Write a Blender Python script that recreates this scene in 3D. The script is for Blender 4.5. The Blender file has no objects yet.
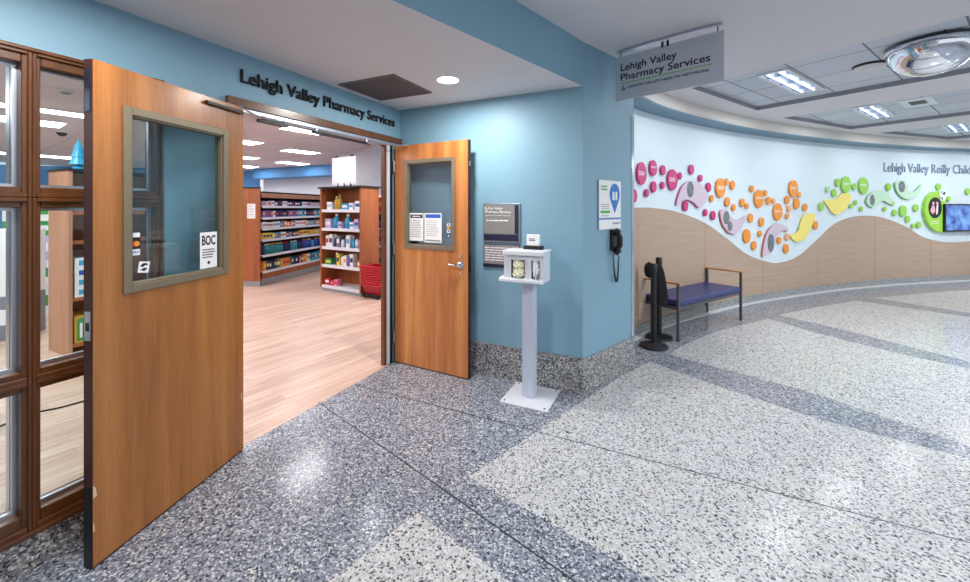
import bpy, bmesh, math, random
from mathutils import Vector, Matrix
from mathutils.geometry import tessellate_polygon
random.seed(7)
PI = math.pi
S = bpy.context.scene
COL = S.collection

# ------------------------------------------------------------------ camera
CAM = Vector((2.464, -3.204, 1.5)); FPX = 394.0; HY = 208.0; CX = 485.0
RGT = Vector((.9034, .4288, 0)); FWD = Vector((-.4288, .9034, 0))
cd = bpy.data.cameras.new('camera'); cam = bpy.data.objects.new('camera', cd); COL.objects.link(cam)
cam.location = CAM; cam.rotation_euler = (PI/2, 0, math.atan2(.4288, .9034))
cd.sensor_width = 36; cd.lens = FPX/970*36; cd.shift_y = -(291-HY)/970; cd.clip_start = .05
S.camera = cam

def ray(px, py):
    return RGT*((px-CX)/FPX) + FWD + Vector((0, 0, (HY-py)/FPX))
def onz(px, py, z=0.0):                      # where the sight line meets a level plane
    d = ray(px, py); return CAM + d*((z-CAM.z)/d.z)
def onv(px, py, p, q):                       # ... a vertical plane through p and q
    d = ray(px, py); p = Vector((p[0], p[1], 0)); q = Vector((q[0], q[1], 0))
    n = (q-p).cross(Vector((0, 0, 1))); t = n.dot(p-CAM)/n.dot(d); return CAM + d*t
def at(px, py, Y): return CAM + ray(px, py)*Y

# ------------------------------------------------------------------ materials
def lin(c):
    return tuple(((v/255)/12.92 if v/255 <= .04045 else (((v/255)+.055)/1.055)**2.4) for v in c) + (1,)
def newmat(name):
    m = bpy.data.materials.new(name); m.use_nodes = True; nt = m.node_tree
    return m, nt, nt.nodes['Principled BSDF']
def mat(name, c, rough=.5, metal=0, coat=0, emis=0, noise=0, nscale=6, spec=.5):
    m, nt, b = newmat(name)
    b.inputs['Base Color'].default_value = lin(c); b.inputs['Roughness'].default_value = rough
    b.inputs['Metallic'].default_value = metal; b.inputs['Coat Weight'].default_value = coat
    b.inputs['Specular IOR Level'].default_value = spec
    if emis:
        b.inputs['Emission Color'].default_value = lin(c); b.inputs['Emission Strength'].default_value = emis
    if noise:
        tc = nt.nodes.new('ShaderNodeTexCoord'); n = nt.nodes.new('ShaderNodeTexNoise')
        n.inputs['Scale'].default_value = nscale; n.inputs['Detail'].default_value = 5
        r = nt.nodes.new('ShaderNodeValToRGB'); k = 1-noise
        lo = tuple(v*k for v in lin(c)[:3])+(1,); hi = tuple(min(1, v/k) for v in lin(c)[:3])+(1,)
        r.color_ramp.elements[0].color = lo; r.color_ramp.elements[1].color = hi
        r.color_ramp.elements[0].position = .3; r.color_ramp.elements[1].position = .7
        nt.links.new(tc.outputs['Object'], n.inputs['Vector']); nt.links.new(n.outputs['Fac'], r.inputs['Fac'])
        nt.links.new(r.outputs['Color'], b.inputs['Base Color'])
    return m
def wood(name, cs, scale=(9, 9, .45), rough=.35, coat=.3, contrast=(.3, .7)):
    m, nt, b = newmat(name); L = nt.links.new; N = nt.nodes.new
    tc = N('ShaderNodeTexCoord'); mp = N('ShaderNodeMapping'); mp.inputs['Scale'].default_value = scale
    n = N('ShaderNodeTexNoise'); n.inputs['Scale'].default_value = 1.6; n.inputs['Detail'].default_value = 6; n.inputs['Distortion'].default_value = .5
    n2 = N('ShaderNodeTexNoise'); n2.inputs['Scale'].default_value = 14; n2.inputs['Detail'].default_value = 3
    mx = N('ShaderNodeMix'); mx.inputs[0].default_value = .3
    r = N('ShaderNodeValToRGB'); e = r.color_ramp.elements
    e[0].color = lin(cs[0]); e[0].position = contrast[0]; e[1].color = lin(cs[-1]); e[1].position = contrast[1]
    if len(cs) > 2:
        q = e.new(sum(contrast)/2); q.color = lin(cs[1])
    L(tc.outputs['Object'], mp.inputs[0]); L(mp.outputs[0], n.inputs['Vector']); L(mp.outputs[0], n2.inputs['Vector'])
    L(n.outputs['Fac'], mx.inputs[2]); L(n2.outputs['Fac'], mx.inputs[3]); L(mx.outputs[0], r.inputs['Fac'])
    L(r.outputs['Color'], b.inputs['Base Color']); b.inputs['Roughness'].default_value = rough; b.inputs['Coat Weight'].default_value = coat
    b.inputs['Coat Roughness'].default_value = .2
    return m
def terrazzo(name, stops, scale=95, rough=.2, spec=.5):
    m, nt, b = newmat(name); L = nt.links.new; N = nt.nodes.new
    tc = N('ShaderNodeTexCoord'); v = N('ShaderNodeTexVoronoi'); v.inputs['Scale'].default_value = scale
    sp = N('ShaderNodeSeparateColor'); r = N('ShaderNodeValToRGB'); r.color_ramp.interpolation = 'CONSTANT'
    e = r.color_ramp.elements; e[0].position = 0; e[0].color = lin(stops[0][1])
    e[1].position = stops[1][0]; e[1].color = lin(stops[1][1])
    for p, c in stops[2:]:
        q = e.new(p); q.color = lin(c)
    n = N('ShaderNodeTexNoise'); n.inputs['Scale'].default_value = scale*2.2; n.inputs['Detail'].default_value = 2
    dv = N('ShaderNodeVectorMath'); dv.operation = 'SCALE'; dv.inputs['Scale'].default_value = .008
    ad = N('ShaderNodeVectorMath'); ad.operation = 'ADD'
    L(tc.outputs['Object'], n.inputs['Vector']); L(n.outputs['Color'], dv.inputs[0]); L(tc.outputs['Object'], ad.inputs[0]); L(dv.outputs[0], ad.inputs[1])
    L(ad.outputs[0], v.inputs['Vector']); L(v.outputs['Color'], sp.inputs[0]); L(sp.outputs[0], r.inputs['Fac']); L(r.outputs['Color'], b.inputs['Base Color'])
    b.inputs['Roughness'].default_value = rough; b.inputs['Specular IOR Level'].default_value = spec
    return m
def tiles(name, c, cj, ang, w, hh, mortar=.006, rough=.8, noise=.05, loc=(0, 0, 0)):
    m, nt, b = newmat(name); L = nt.links.new; N = nt.nodes.new
    tc = N('ShaderNodeTexCoord'); mp = N('ShaderNodeMapping'); mp.inputs['Rotation'].default_value = (0, 0, -ang); mp.inputs['Location'].default_value = loc
    k = N('ShaderNodeTexBrick'); k.offset = 0; k.inputs['Scale'].default_value = 1; k.inputs['Brick Width'].default_value = w
    k.inputs['Row Height'].default_value = hh; k.inputs['Mortar Size'].default_value = mortar; k.inputs['Mortar Smooth'].default_value = 0
    k.inputs['Color1'].default_value = lin(c); k.inputs['Color2'].default_value = lin(tuple(int(x*(1-noise)) for x in c)); k.inputs['Mortar'].default_value = lin(cj)
    L(tc.outputs['Object'], mp.inputs[0]); L(mp.outputs[0], k.inputs['Vector']); L(k.outputs['Color'], b.inputs['Base Color'])
    b.inputs['Roughness'].default_value = rough
    return m
def plank(name, ang):
    m, nt, b = newmat(name); L = nt.links.new; N = nt.nodes.new
    tc = N('ShaderNodeTexCoord'); mp = N('ShaderNodeMapping'); mp.inputs['Rotation'].default_value = (0, 0, -ang)
    k = N('ShaderNodeTexBrick'); k.offset = .37; k.inputs['Scale'].default_value = 1; k.inputs['Brick Width'].default_value = 1.1
    k.inputs['Row Height'].default_value = .095; k.inputs['Mortar Size'].default_value = .0012; k.inputs['Bias'].default_value = 0
    k.inputs['Color1'].default_value = lin((226, 196, 176)); k.inputs['Color2'].default_value = lin((182, 145, 124)); k.inputs['Mortar'].default_value = lin((140, 105, 85))
    mp2 = N('ShaderNodeMapping'); mp2.inputs['Scale'].default_value = (.9, 14, 1)
    n = N('ShaderNodeTexNoise'); n.inputs['Scale'].default_value = 2.2; n.inputs['Detail'].default_value = 5
    r = N('ShaderNodeValToRGB'); r.color_ramp.elements[0].color = lin((196, 160, 140)); r.color_ramp.elements[1].color = lin((235, 210, 195))
    r.color_ramp.elements[0].position = .35; r.color_ramp.elements[1].position = .65
    mx = N('ShaderNodeMix'); mx.data_type = 'RGBA'; mx.inputs[0].default_value = .5
    L(tc.outputs['Object'], mp.inputs[0]); L(mp.outputs[0], k.inputs['Vector']); L(mp.outputs[0], mp2.inputs[0]); L(mp2.outputs[0], n.inputs['Vector'])
    L(n.outputs['Fac'], r.inputs['Fac']); L(k.outputs['Color'], mx.inputs[6]); L(r.outputs['Color'], mx.inputs[7]); L(mx.outputs[2], b.inputs['Base Color'])
    b.inputs['Roughness'].default_value = .35
    return m
def glass(name, tint=(235, 245, 245), rough=.0, ior=1.5):
    m, nt, b = newmat(name); nt.nodes.remove(b); L = nt.links.new; N = nt.nodes.new
    t = N('ShaderNodeBsdfTransparent'); t.inputs[0].default_value = lin(tint)
    g = N('ShaderNodeBsdfGlossy'); g.inputs['Roughness'].default_value = rough
    f = N('ShaderNodeFresnel'); ge = N('ShaderNodeNewGeometry'); mi = N('ShaderNodeMix')
    mi.inputs[2].default_value = ior; mi.inputs[3].default_value = 1/ior      # the same reflection on both faces of the thin sheet
    L(ge.outputs['Backfacing'], mi.inputs[0]); L(mi.outputs[0], f.inputs[0])
    x = N('ShaderNodeMixShader'); L(f.outputs[0], x.inputs[0]); L(t.outputs[0], x.inputs[1]); L(g.outputs[0], x.inputs[2])
    L(x.outputs[0], nt.nodes['Material Output'].inputs[0])
    return m

M = dict(
    teal=mat('teal_paint', (130, 170, 190), .5, noise=.03, nscale=2),
    gyp=mat('ceiling_paint', (226, 224, 226), .8),
    cove=mat('cove_paint', (214, 210, 204), .7),
    ppaint=mat('pharmacy_paint', (214, 220, 230), .7),
    pblue=mat('blue_paint', (84, 150, 208), .6),
    white=mat('white_wall_paint', (222, 238, 246), .5),
    terr=terrazzo('dark_terrazzo', [(0, (62, 67, 80)), (.14, (104, 111, 126)), (.34, (132, 139, 154)), (.6, (154, 160, 172)), (.78, (184, 188, 196)), (.9, (218, 218, 214))], 125, .17),
    terrl=terrazzo('light_terrazzo', [(0, (66, 68, 76)), (.11, (140, 143, 150)), (.22, (190, 192, 196)), (.45, (206, 206, 206)), (.74, (198, 190, 178)), (.82, (222, 222, 224))], 125, .2),
    terrb=terrazzo('base_terrazzo', [(0, (52, 55, 62)), (.2, (108, 111, 118)), (.45, (150, 151, 154)), (.75, (192, 188, 182)), (.9, (222, 222, 220))], 120, .4),
    terrc=terrazzo('curved_base_terrazzo', [(0, (100, 104, 108)), (.3, (150, 154, 156)), (.7, (178, 180, 180)), (.9, (210, 210, 208))], 120, .35),
    joint=mat('joint_strip', (60, 66, 74), .4, .6),
    door=wood('door_veneer', [(134, 82, 36), (164, 103, 48), (182, 122, 62)], (7, 7, .35), .38, .25),
    doorR=wood('door_veneer_warm', [(156, 90, 46), (190, 118, 62), (212, 148, 86)], (7, 7, .35), .38, .25),
    trim=wood('trim_wood', [(78, 42, 14), (112, 64, 24)], (12, 12, 1.2), .35, .3),
    trimh=wood('trim_wood_level', [(78, 42, 14), (112, 64, 24)], (12, 1.2, 12), .35, .3),
    edge=mat('dark_edge', (66, 30, 28), .5), darkm=mat('dark_metal', (34, 36, 42), .35, .6),
    black=mat('black', (14, 14, 17), .45), blackp=mat('black_plastic', (22, 23, 27), .35),
    bronze=mat('bronze_frame', (128, 118, 98), .45, .3), alu=mat('brushed_metal', (190, 196, 208), .32, .85),
    chrome=mat('chrome', (220, 224, 230), .12, 1), steel=mat('stainless', (176, 184, 196), .2, 1),
    glass=glass('glass'), dglass=glass('door_glass', (238, 244, 244), 0, 1.6),
    dglass2=glass('door_glass_bright', (238, 244, 246), 0.02, 2.0),
    swood=wood('shelf_wood', [(140, 74, 38), (176, 104, 60)], (8, 8, .6), .5, .1),
    swoodl=wood('shelf_wood_light', [(172, 122, 96), (196, 146, 116)], (8, 8, .6), .5, .1),
    shelf=mat('shelf_white', (226, 228, 232), .45), sdark=mat('shelf_back', (30, 24, 26), .7),
    kick=mat('kick_plate', (150, 152, 156), .5),
    panel=wood('wall_panel_wood', [(176, 150, 130), (192, 168, 148)], (1.2, 1.2, 26), .5, .05),
    groove=mat('panel_groove', (120, 100, 84), .8),
    paper=mat('paper', (244, 245, 246), .6), ink=mat('ink', (38, 38, 46), .6), inkg=mat('ink_grey', (150, 152, 158), .6),
    wtext=mat('white_lettering', (244, 244, 246), .5),
    navy=mat('navy_ink', (26, 30, 62), .5), greenl=mat('green_ink', (96, 178, 74), .5), bluel=mat('blue_ink', (38, 120, 200), .5),
    sblue=mat('poster_blue', (38, 98, 200), .5),
    signg=mat('sign_grey', (186, 194, 204), .35), plaque=mat('plaque_grey', (136, 134, 132), .45), plaqr=mat('plaque_taupe', (142, 132, 136), .5),
    pink=mat('pink_disc', (206, 48, 122), .35), orange=mat('orange_disc', (246, 152, 50), .35), green=mat('green_disc', (158, 216, 84), .35),
    peach=mat('peach_disc', (250, 176, 120), .4), mint=mat('pale_green_disc', (176, 222, 150), .4),
    yel=mat('yellow_swoosh', (252, 234, 124), .4), lav=mat('lavender_swoosh', (214, 196, 212), .35), pgreen=mat('pale_green_swoosh', (200, 232, 206), .35),
    photo=mat('photo_print', (112, 116, 122), .5, noise=.35, nscale=22), rim=mat('swoosh_rim', (200, 90, 70), .4), rimp=mat('swoosh_pink_rim', (190, 60, 120), .4), rimg=mat('swoosh_green_rim', (110, 180, 90), .4),
    lime=mat('lime_panel', (164, 218, 76), .35), greytext=mat('slate_lettering', (150, 166, 190), .4, .2),
    vinyl=mat('blue_vinyl', (36, 50, 108), .42, coat=.1), armw=wood('arm_wood', [(176, 122, 70), (206, 156, 100)], (9, 2, 9), .4, .2),
    bmetal=mat('bench_metal', (92, 96, 106), .4, .6), stan=mat('stanchion_black', (26, 27, 32), .5), cloth=mat('black_strap', (12, 12, 15), .8),
    dwhite=mat('white_plastic', (226, 230, 236), .35), dpost=mat('white_post', (196, 204, 222), .4), dpanel=mat('clear_grey_plastic', (222, 226, 232), .2),
    lamp=mat('lamp_lens', (255, 252, 248), .5, emis=9), lampp=mat('troffer_lens', (250, 250, 255), .5, emis=12), tube=mat('tube_lamp', (226, 238, 255), .5, emis=1.4),
    refl=mat('reflector', (196, 210, 232), .25, .5), vent=mat('vent_grey', (92, 84, 84), .8, noise=.25, nscale=60),
    mirror=mat('mirror_dome', (235, 238, 242), .02, 1), red=mat('red_plastic', (158, 14, 32), .4), teall=mat('tree_blue', (60, 176, 220), .3),
    yellp=mat('glove_yellow', (244, 244, 214), .6), tissue=mat('glove_white', (240, 242, 246), .7), floorw=plank('plank_floor', math.radians(80.5)),
    ptile=tiles('pharmacy_ceiling_tiles', (214, 208, 216), (176, 168, 176), math.radians(80.5), 1.22, .61, .008),
    ttile=tiles('tray_ceiling_tiles', (214, 222, 230), (120, 126, 134), math.radians(60.6), .56, .56, .007, loc=(.2, .04+.56*3, 0)),
)
def screen_mat():
    m, nt, b = newmat('screen'); N = nt.nodes.new; L = nt.links.new
    tc = N('ShaderNodeTexCoord'); n = N('ShaderNodeTexNoise'); n.inputs['Scale'].default_value = 7; n.inputs['Detail'].default_value = 3
    r = N('ShaderNodeValToRGB'); e = r.color_ramp.elements
    e[0].color = lin((20, 60, 170)); e[0].position = .35; e[1].color = lin((120, 180, 245)); e[1].position = .7
    L(tc.outputs['Object'], n.inputs['Vector']); L(n.outputs['Fac'], r.inputs['Fac'])
    L(r.outputs['Color'], b.inputs['Emission Color']); b.inputs['Emission Strength'].default_value = .75
    b.inputs['Base Color'].default_value = (0.01, .01, .02, 1); b.inputs['Roughness'].default_value = .2
    return m
M['screen'] = screen_mat()

# ------------------------------------------------------------------ mesh helpers
def B(): return bmesh.new()
def box(bm, x0, x1, y0, y1, z0, z1, T=None, mi=0):
    vs = [bm.verts.new(T @ Vector(p) if T else Vector(p)) for p in ((x0,y0,z0),(x1,y0,z0),(x1,y1,z0),(x0,y1,z0),(x0,y0,z1),(x1,y0,z1),(x1,y1,z1),(x0,y1,z1))]
    for f in ((0,3,2,1),(4,5,6,7),(0,1,5,4),(1,2,6,5),(2,3,7,6),(3,0,4,7)):
        bm.faces.new([vs[i] for i in f]).material_index = mi
    return bm
def prism(bm, pts, z0, z1, T=None, mi=0):
    """polygon in xy, extruded z0..z1"""
    T = T or Matrix.Identity(4); n = len(pts)
    a = [bm.verts.new(T @ Vector((p[0], p[1], z0))) for p in pts]; b = [bm.verts.new(T @ Vector((p[0], p[1], z1))) for p in pts]
    bm.faces.new(a[::-1]).material_index = mi; bm.faces.new(b).material_index = mi
    for i in range(n):
        bm.faces.new((a[i], a[(i+1) % n], b[(i+1) % n], b[i])).material_index = mi
    return bm
def lathe(bm, prof, n=24, T=None, mi=0):
    """profile of (r, z) turned about z"""
    T = T or Matrix.Identity(4); rings = []
    for r, z in prof:
        if r < 1e-5: rings.append([bm.verts.new(T @ Vector((0, 0, z)))])
        else: rings.append([bm.verts.new(T @ Vector((r*math.cos(2*PI*i/n), r*math.sin(2*PI*i/n), z))) for i in range(n)])
    for A, C in zip(rings, rings[1:]):
        for i in range(n):
            j = (i+1) % n
            if len(A) == 1 and len(C) == 1: continue
            if len(A) == 1: f = (A[0], C[i], C[j])
            elif len(C) == 1: f = (A[i], A[j], C[0])
            else: f = (A[i], A[j], C[j], C[i])
            bm.faces.new(f).material_index = mi
    if len(rings[0]) > 1: bm.faces.new(rings[0][::-1]).material_index = mi
    if len(rings[-1]) > 1: bm.faces.new(rings[-1]).material_index = mi
    return bm
def tube(bm, pts, r, n=10, mi=0):
    pts = [Vector(p) for p in pts]; rings = []
    for i, p in enumerate(pts):
        t = (pts[min(i+1, len(pts)-1)] - pts[max(i-1, 0)]).normalized()
        u = t.cross(Vector((0, 0, 1)));  u = t.cross(Vector((1, 0, 0))) if u.length < .05 else u
        u.normalize(); v = t.cross(u)
        rings.append([bm.verts.new(p + u*(r*math.cos(2*PI*k/n)) + v*(r*math.sin(2*PI*k/n))) for k in range(n)])
    for A, C in zip(rings, rings[1:]):
        for i in range(n): bm.faces.new((A[i], A[(i+1) % n], C[(i+1) % n], C[i])).material_index = mi
    bm.faces.new(rings[0][::-1]); bm.faces.new(rings[-1])
    return bm
def obj(name, bm, m, parent=None, bevel=0, smooth=False, segs=2):
    bmesh.ops.recalc_face_normals(bm, faces=bm.faces[:])
    me = bpy.data.meshes.new(name); bm.to_mesh(me); bm.free()
    for q in (m if isinstance(m, (list, tuple)) else [m]): me.materials.append(q)
    o = bpy.data.objects.new(name, me); COL.objects.link(o)
    if parent: o.parent = parent
    if smooth:
        for p in me.polygons: p.use_smooth = True
        me.set_sharp_from_angle(angle=math.radians(40))
    if bevel:
        b = o.modifiers.new('bevel', 'BEVEL'); b.width = bevel; b.segments = segs; b.limit_method = 'ANGLE'
    return o
def struct(name, bm, m, parent=None, **k):
    o = obj(name, bm, m, parent, **k)
    if not parent: o['kind'] = 'structure'
    return o
def tag(o, label, cat, group=None):
    o['label'] = label; o['category'] = cat
    if group: o['group'] = group
    return o
def thing(name, label, cat, loc=(0, 0, 0), rz=0, group=None, kind=None):
    o = bpy.data.objects.new(name, None); COL.objects.link(o); o.location = loc; o.rotation_euler = (0, 0, rz); o.empty_display_size = .1
    if kind: o['kind'] = kind
    else: tag(o, label, cat, group)
    return o
def dup(root, loc=None, rz=None, label=None, group=None):
    r = root.copy(); COL.objects.link(r)
    if loc is not None: r.location = loc
    if rz is not None: r.rotation_euler = (0, 0, rz)
    if label: r['label'] = label
    if group: r['group'] = group
    for ch in list(root.children):
        c = ch.copy(); COL.objects.link(c); c.parent = r
        for g in list(ch.children):
            d = g.copy(); COL.objects.link(d); d.parent = c
    return r
def frame(origin, xdir, normal):
    """matrix: local x -> xdir, local y -> up, local z -> normal"""
    x = Vector(xdir).normalized(); z = Vector(normal).normalized(); y = z.cross(x)
    m = Matrix((x, y, z)).transposed().to_4x4(); m.translation = Vector(origin); return m
def text_mesh(s, bold=0):
    c = bpy.data.curves.new('t', 'FONT'); c.body = s; c.offset = bold; c.resolution_u = 3
    o = bpy.data.objects.new('t', c); COL.objects.link(o); dg = bpy.context.evaluated_depsgraph_get(); dg.update()
    me = bpy.data.meshes.new_from_object(o.evaluated_get(dg)); bpy.data.objects.remove(o); bpy.data.curves.remove(c)
    return me
def bounds(me):
    xs = [v.co.x for v in me.vertices]; ys = [v.co.y for v in me.vertices]
    return (min(xs), max(xs), min(ys), max(ys)) if xs else (0, 0, 0, 0)
CAPH = bounds(text_mesh('H'))[3]
def text(name, s, w, cap, m, T, parent=None, depth=.001, bold=0, bend=None):
    """writing fitted to width w and capital height cap, starting at T's origin"""
    me = text_mesh(s, bold); b = bounds(me); sx = w/(b[1]-b[0]); sy = cap/CAPH
    bm = B(); bm.from_mesh(me); bpy.data.meshes.remove(me)
    for v in bm.verts: v.co = Vector(((v.co.x-b[0])*sx, v.co.y*sy, 0))
    r = bmesh.ops.extrude_face_region(bm, geom=bm.faces[:])
    for v in [g for g in r['geom'] if isinstance(g, bmesh.types.BMVert)]: v.co.z = depth
    for v in bm.verts: v.co = (bend(v.co) if bend else T @ v.co)
    return obj(name, bm, m, parent)
def letters(root, s, w, cap, m, T, depth=.02, bold=0, bend=None):
    """each letter its own part"""
    full = bounds(text_mesh(s, bold)); sx = w/(full[1]-full[0]); sy = cap/CAPH
    for i, ch in enumerate(s):
        if ch == ' ': continue
        me = text_mesh(ch, bold); cb = bounds(me); pb = bounds(text_mesh(s[:i+1], bold)); x0 = pb[1]-(cb[1]-cb[0])-full[0]
        bm = B(); bm.from_mesh(me); bpy.data.meshes.remove(me)
        for v in bm.verts: v.co = Vector(((v.co.x-cb[0]+x0)*sx, v.co.y*sy, 0))
        r = bmesh.ops.extrude_face_region(bm, geom=bm.faces[:])
        for v in [g for g in r['geom'] if isinstance(g, bmesh.types.BMVert)]: v.co.z = depth
        for v in bm.verts: v.co = (bend(v.co) if bend else T @ v.co)
        obj('letter', bm, m, root)
def lines(bm, x0, x1, ys, hh, T, d=.0008, mi=0, jag=.25):
    """rows of small print too fine to read"""
    for y in ys:
        e = x1-(x1-x0)*random.random()*jag; x = x0
        while x < e-.001:
            w = (x1-x0)*random.uniform(.08, .2); w = min(w, e-x); box(bm, x, x+w, y, y+hh, 0, d, T, mi); x += w+(x1-x0)*.025
    return bm

# ------------------------------------------------------------------ key points of the plan (metres; corner of the two teal walls at the origin)
BC = Vector((1.816, -.005, 0)); CE = Vector((2.137, .745, 0))
ZL, ZU, ZT, ZP = 2.48, 2.837, 2.89, 2.75
cdir = (CE-BC).normalized(); cnor = Vector((cdir.y, -cdir.x, 0))
FA = [Vector((1.816, -.005, 0)), Vector((1.272, -1.715, 0)), Vector((.86, -3.1, 0)), Vector((.2, -5.2, 0)), Vector((0, -6, 0))]

# ------------------------------------------------------------------ curved wall
cpts = [(600, 3.95), (633, 4.62), (668, 5.15), (702, 5.62), (740, 6.15), (783, 6.65), (838, 7.28), (900, 7.8), (970, 8.2), (1040, 8.5), (1150, 8.8), (1300, 9.0)]
cw = [CAM + ray(px, HY)*Y for px, Y in cpts]; cw = [Vector((p.x, p.y, 0)) for p in cw]
def catmull(P, k):
    out = []
    for i in range(len(P)-1):
        p0, p1, p2, p3 = P[max(i-1, 0)], P[i], P[i+1], P[min(i+2, len(P)-1)]
        for j in range(k):
            t = j/k; out.append(.5*((2*p1)+(p2-p0)*t+(2*p0-5*p1+4*p2-p3)*t*t+(3*p1-p0-3*p2+p3)*t**3))
    return out+[P[-1]]
WP = catmull(cw, 14)
for _ in range(30): WP = [WP[0]]+[(WP[i-1]+WP[i]*2+WP[i+1])/4 for i in range(1, len(WP)-1)]+[WP[-1]]
WS = [0.0]
for a, b in zip(WP, WP[1:]): WS.append(WS[-1]+(b-a).length)
def wp(s, off=0, z=0):                       # point on the curved wall at arc length s, off metres in front
    s = max(0, min(WS[-1]-1e-4, s)); i = max(k for k in range(len(WS)-1) if WS[k] <= s)
    t = (s-WS[i])/(WS[i+1]-WS[i]); p = WP[i].lerp(WP[i+1], t)
    def tg(k): return (WP[min(k+1, len(WP)-1)]-WP[max(k-1, 0)]).normalized()
    d = tg(i).lerp(tg(i+1), t).normalized(); n = Vector((d.y, -d.x, 0))
    q = p+n*off; q.z = z; return q
def wn(s):
    d = (wp(s+.01)-wp(s-.01)).normalized(); return d, Vector((d.y, -d.x, 0))
def wall_hit(px, py):                        # arc length, height, distance
    d = ray(px, py)
    for i in range(len(WP)-1):
        p, e = WP[i], WP[i+1]-WP[i]; det = d.x*-e.y+e.x*d.y
        if abs(det) < 1e-9: continue
        rx, ry = p.x-CAM.x, p.y-CAM.y
        t = (rx*-e.y+e.x*ry)/det; u = (d.x*ry-d.y*rx)/det
        if t > 0 and -1e-6 <= u <= 1+1e-6: return WS[i]+u*(WS[i+1]-WS[i]), CAM.z+d.z*t, t
    raise ValueError((px, py))
def strip(ss, off0, off1, z0, z1):           # a band following the curved wall, z0/z1 may be functions
    bm = B(); f0 = z0 if callable(z0) else (lambda s: z0); f1 = z1 if callable(z1) else (lambda s: z1); prev = None
    for s in ss:
        r = [bm.verts.new(wp(s, off0, f0(s))), bm.verts.new(wp(s, off1, f0(s))), bm.verts.new(wp(s, off1, f1(s))), bm.verts.new(wp(s, off0, f1(s)))]
        if prev:
            for k in range(4): bm.faces.new((prev[k], prev[(k+1) % 4], r[(k+1) % 4], r[k]))
        else: bm.faces.new(r)
        prev = r
    bm.faces.new(prev[::-1]); return bm
SS = [WS[-1]*i/140 for i in range(141)]
ZW = 2.66
struct('wall_far', strip(SS, -.15, 0, 0, ZU+.2), M['white'], smooth=True)
struct('baseboard_far', strip(SS, 0, .03, 0, .115), M['terrc'], smooth=True)
struct('trim_10', strip(SS, .03, .09, 0.0, .012), mat('floor_edge_strip', (214, 216, 216), .4), smooth=True)
struct('trim_11', strip(SS, 0, .25, 2.69, ZU+.03), M['cove'], smooth=True)      # dropped cove along the wall head
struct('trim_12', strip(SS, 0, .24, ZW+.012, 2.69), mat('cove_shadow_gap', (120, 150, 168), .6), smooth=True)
# wood panelling with its wavy top
wave_px = [(600,208),(633.4,207.7),(652,208),(674.7,211.5),(703.7,222.7),(726,238.3),(746,254),(764,261),(777.5,262.9),(797.4,256.4),(816.9,239.7),(833.6,224.4),(850,217.4),(867,215.7),(883.7,218),(906,227),(922.7,237),(945,242),(970,241),(1000,235),(1040,225),(1090,222),(1200,224)]
wave = []
for a in wave_px:
    s, z, t = wall_hit(*a); wave.append((s, z))
wave[0] = (0, wave[0][1])
def wavez(s):
    P = wave
    if s <= P[0][0]: return P[0][1]
    if s >= P[-1][0]: return P[-1][1]
    i = max(k for k in range(len(P)-1) if P[k][0] <= s); x0, x1 = P[i][0], P[i+1][0]; t = (s-x0)/(x1-x0)
    def m(k):
        a, b = max(k-1, 0), min(k+1, len(P)-1); return (P[b][1]-P[a][1])/(P[b][0]-P[a][0])
    h00, h10, h01, h11 = 2*t**3-3*t*t+1, t**3-2*t*t+t, -2*t**3+3*t*t, t**3-t*t
    return h00*P[i][1]+h10*(x1-x0)*m(i)+h01*P[i+1][1]+h11*(x1-x0)*m(i+1)
joints = [wall_hit(x, 250)[0] for x in (637, 704, 762, 817, 874, 930, 985, 1040)]
ws = sorted(set([WS[-1]*i/260 for i in range(261)] + [j-.003 for j in joints] + [j+.003 for j in joints]))
bm = B(); prev = None
for s in ws:
    r = [bm.verts.new(wp(s, 0, .115)), bm.verts.new(wp(s, .012, .115)), bm.verts.new(wp(s, .012, wavez(s))), bm.verts.new(wp(s, 0, wavez(s)))]
    if prev:
        mid = (s+ps)/2; mi = 1 if any(abs(mid-j) < .003 for j in joints) else 0
        for k in (1, 2): bm.faces.new((prev[k], prev[(k+1) % 4], r[(k+1) % 4], r[k])).material_index = mi
    prev = r; ps = s
struct('trim_13', bm, [M['panel'], M['groove']])

# ------------------------------------------------------------------ floor
def flat(name, polys, z, m, up=True, thick=0):
    bm = B()
    for poly in polys:
        outer = poly[0] if isinstance(poly[0], list) else poly; loops = poly if isinstance(poly[0], list) else [poly]
        loops = [[Vector((p[0], p[1], 0)) for p in l] for l in loops]; allv = [p for l in loops for p in l]
        vs = [bm.verts.new((p.x, p.y, z)) for p in allv]
        for t in tessellate_polygon(loops):
            try: bm.faces.new([vs[i] for i in t])
            except ValueError: pass
        if thick:
            k = 0
            for l in loops:
                n = len(l); low = [bm.verts.new((p.x, p.y, z-thick)) for p in l]
                for i in range(n):
                    bm.faces.new((vs[k+i], vs[k+(i+1) % n], low[(i+1) % n], low[i]))
                k += n
    return struct(name, bm, m)
flat('floor', [[(.0, -9), (18, -9), (18, 18), (1.0, 18), (1.0, 1.0), (0, 1.0)]], 0, M['terr'])
def pg(*a): return [tuple(onz(x, y)[:2]) for x, y in a]
far4 = [(950, 291), (990, 289.5), (1040, 291), (1100, 298), (1060, 335), (970, 317), (892, 306), (874, 298)]
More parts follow.
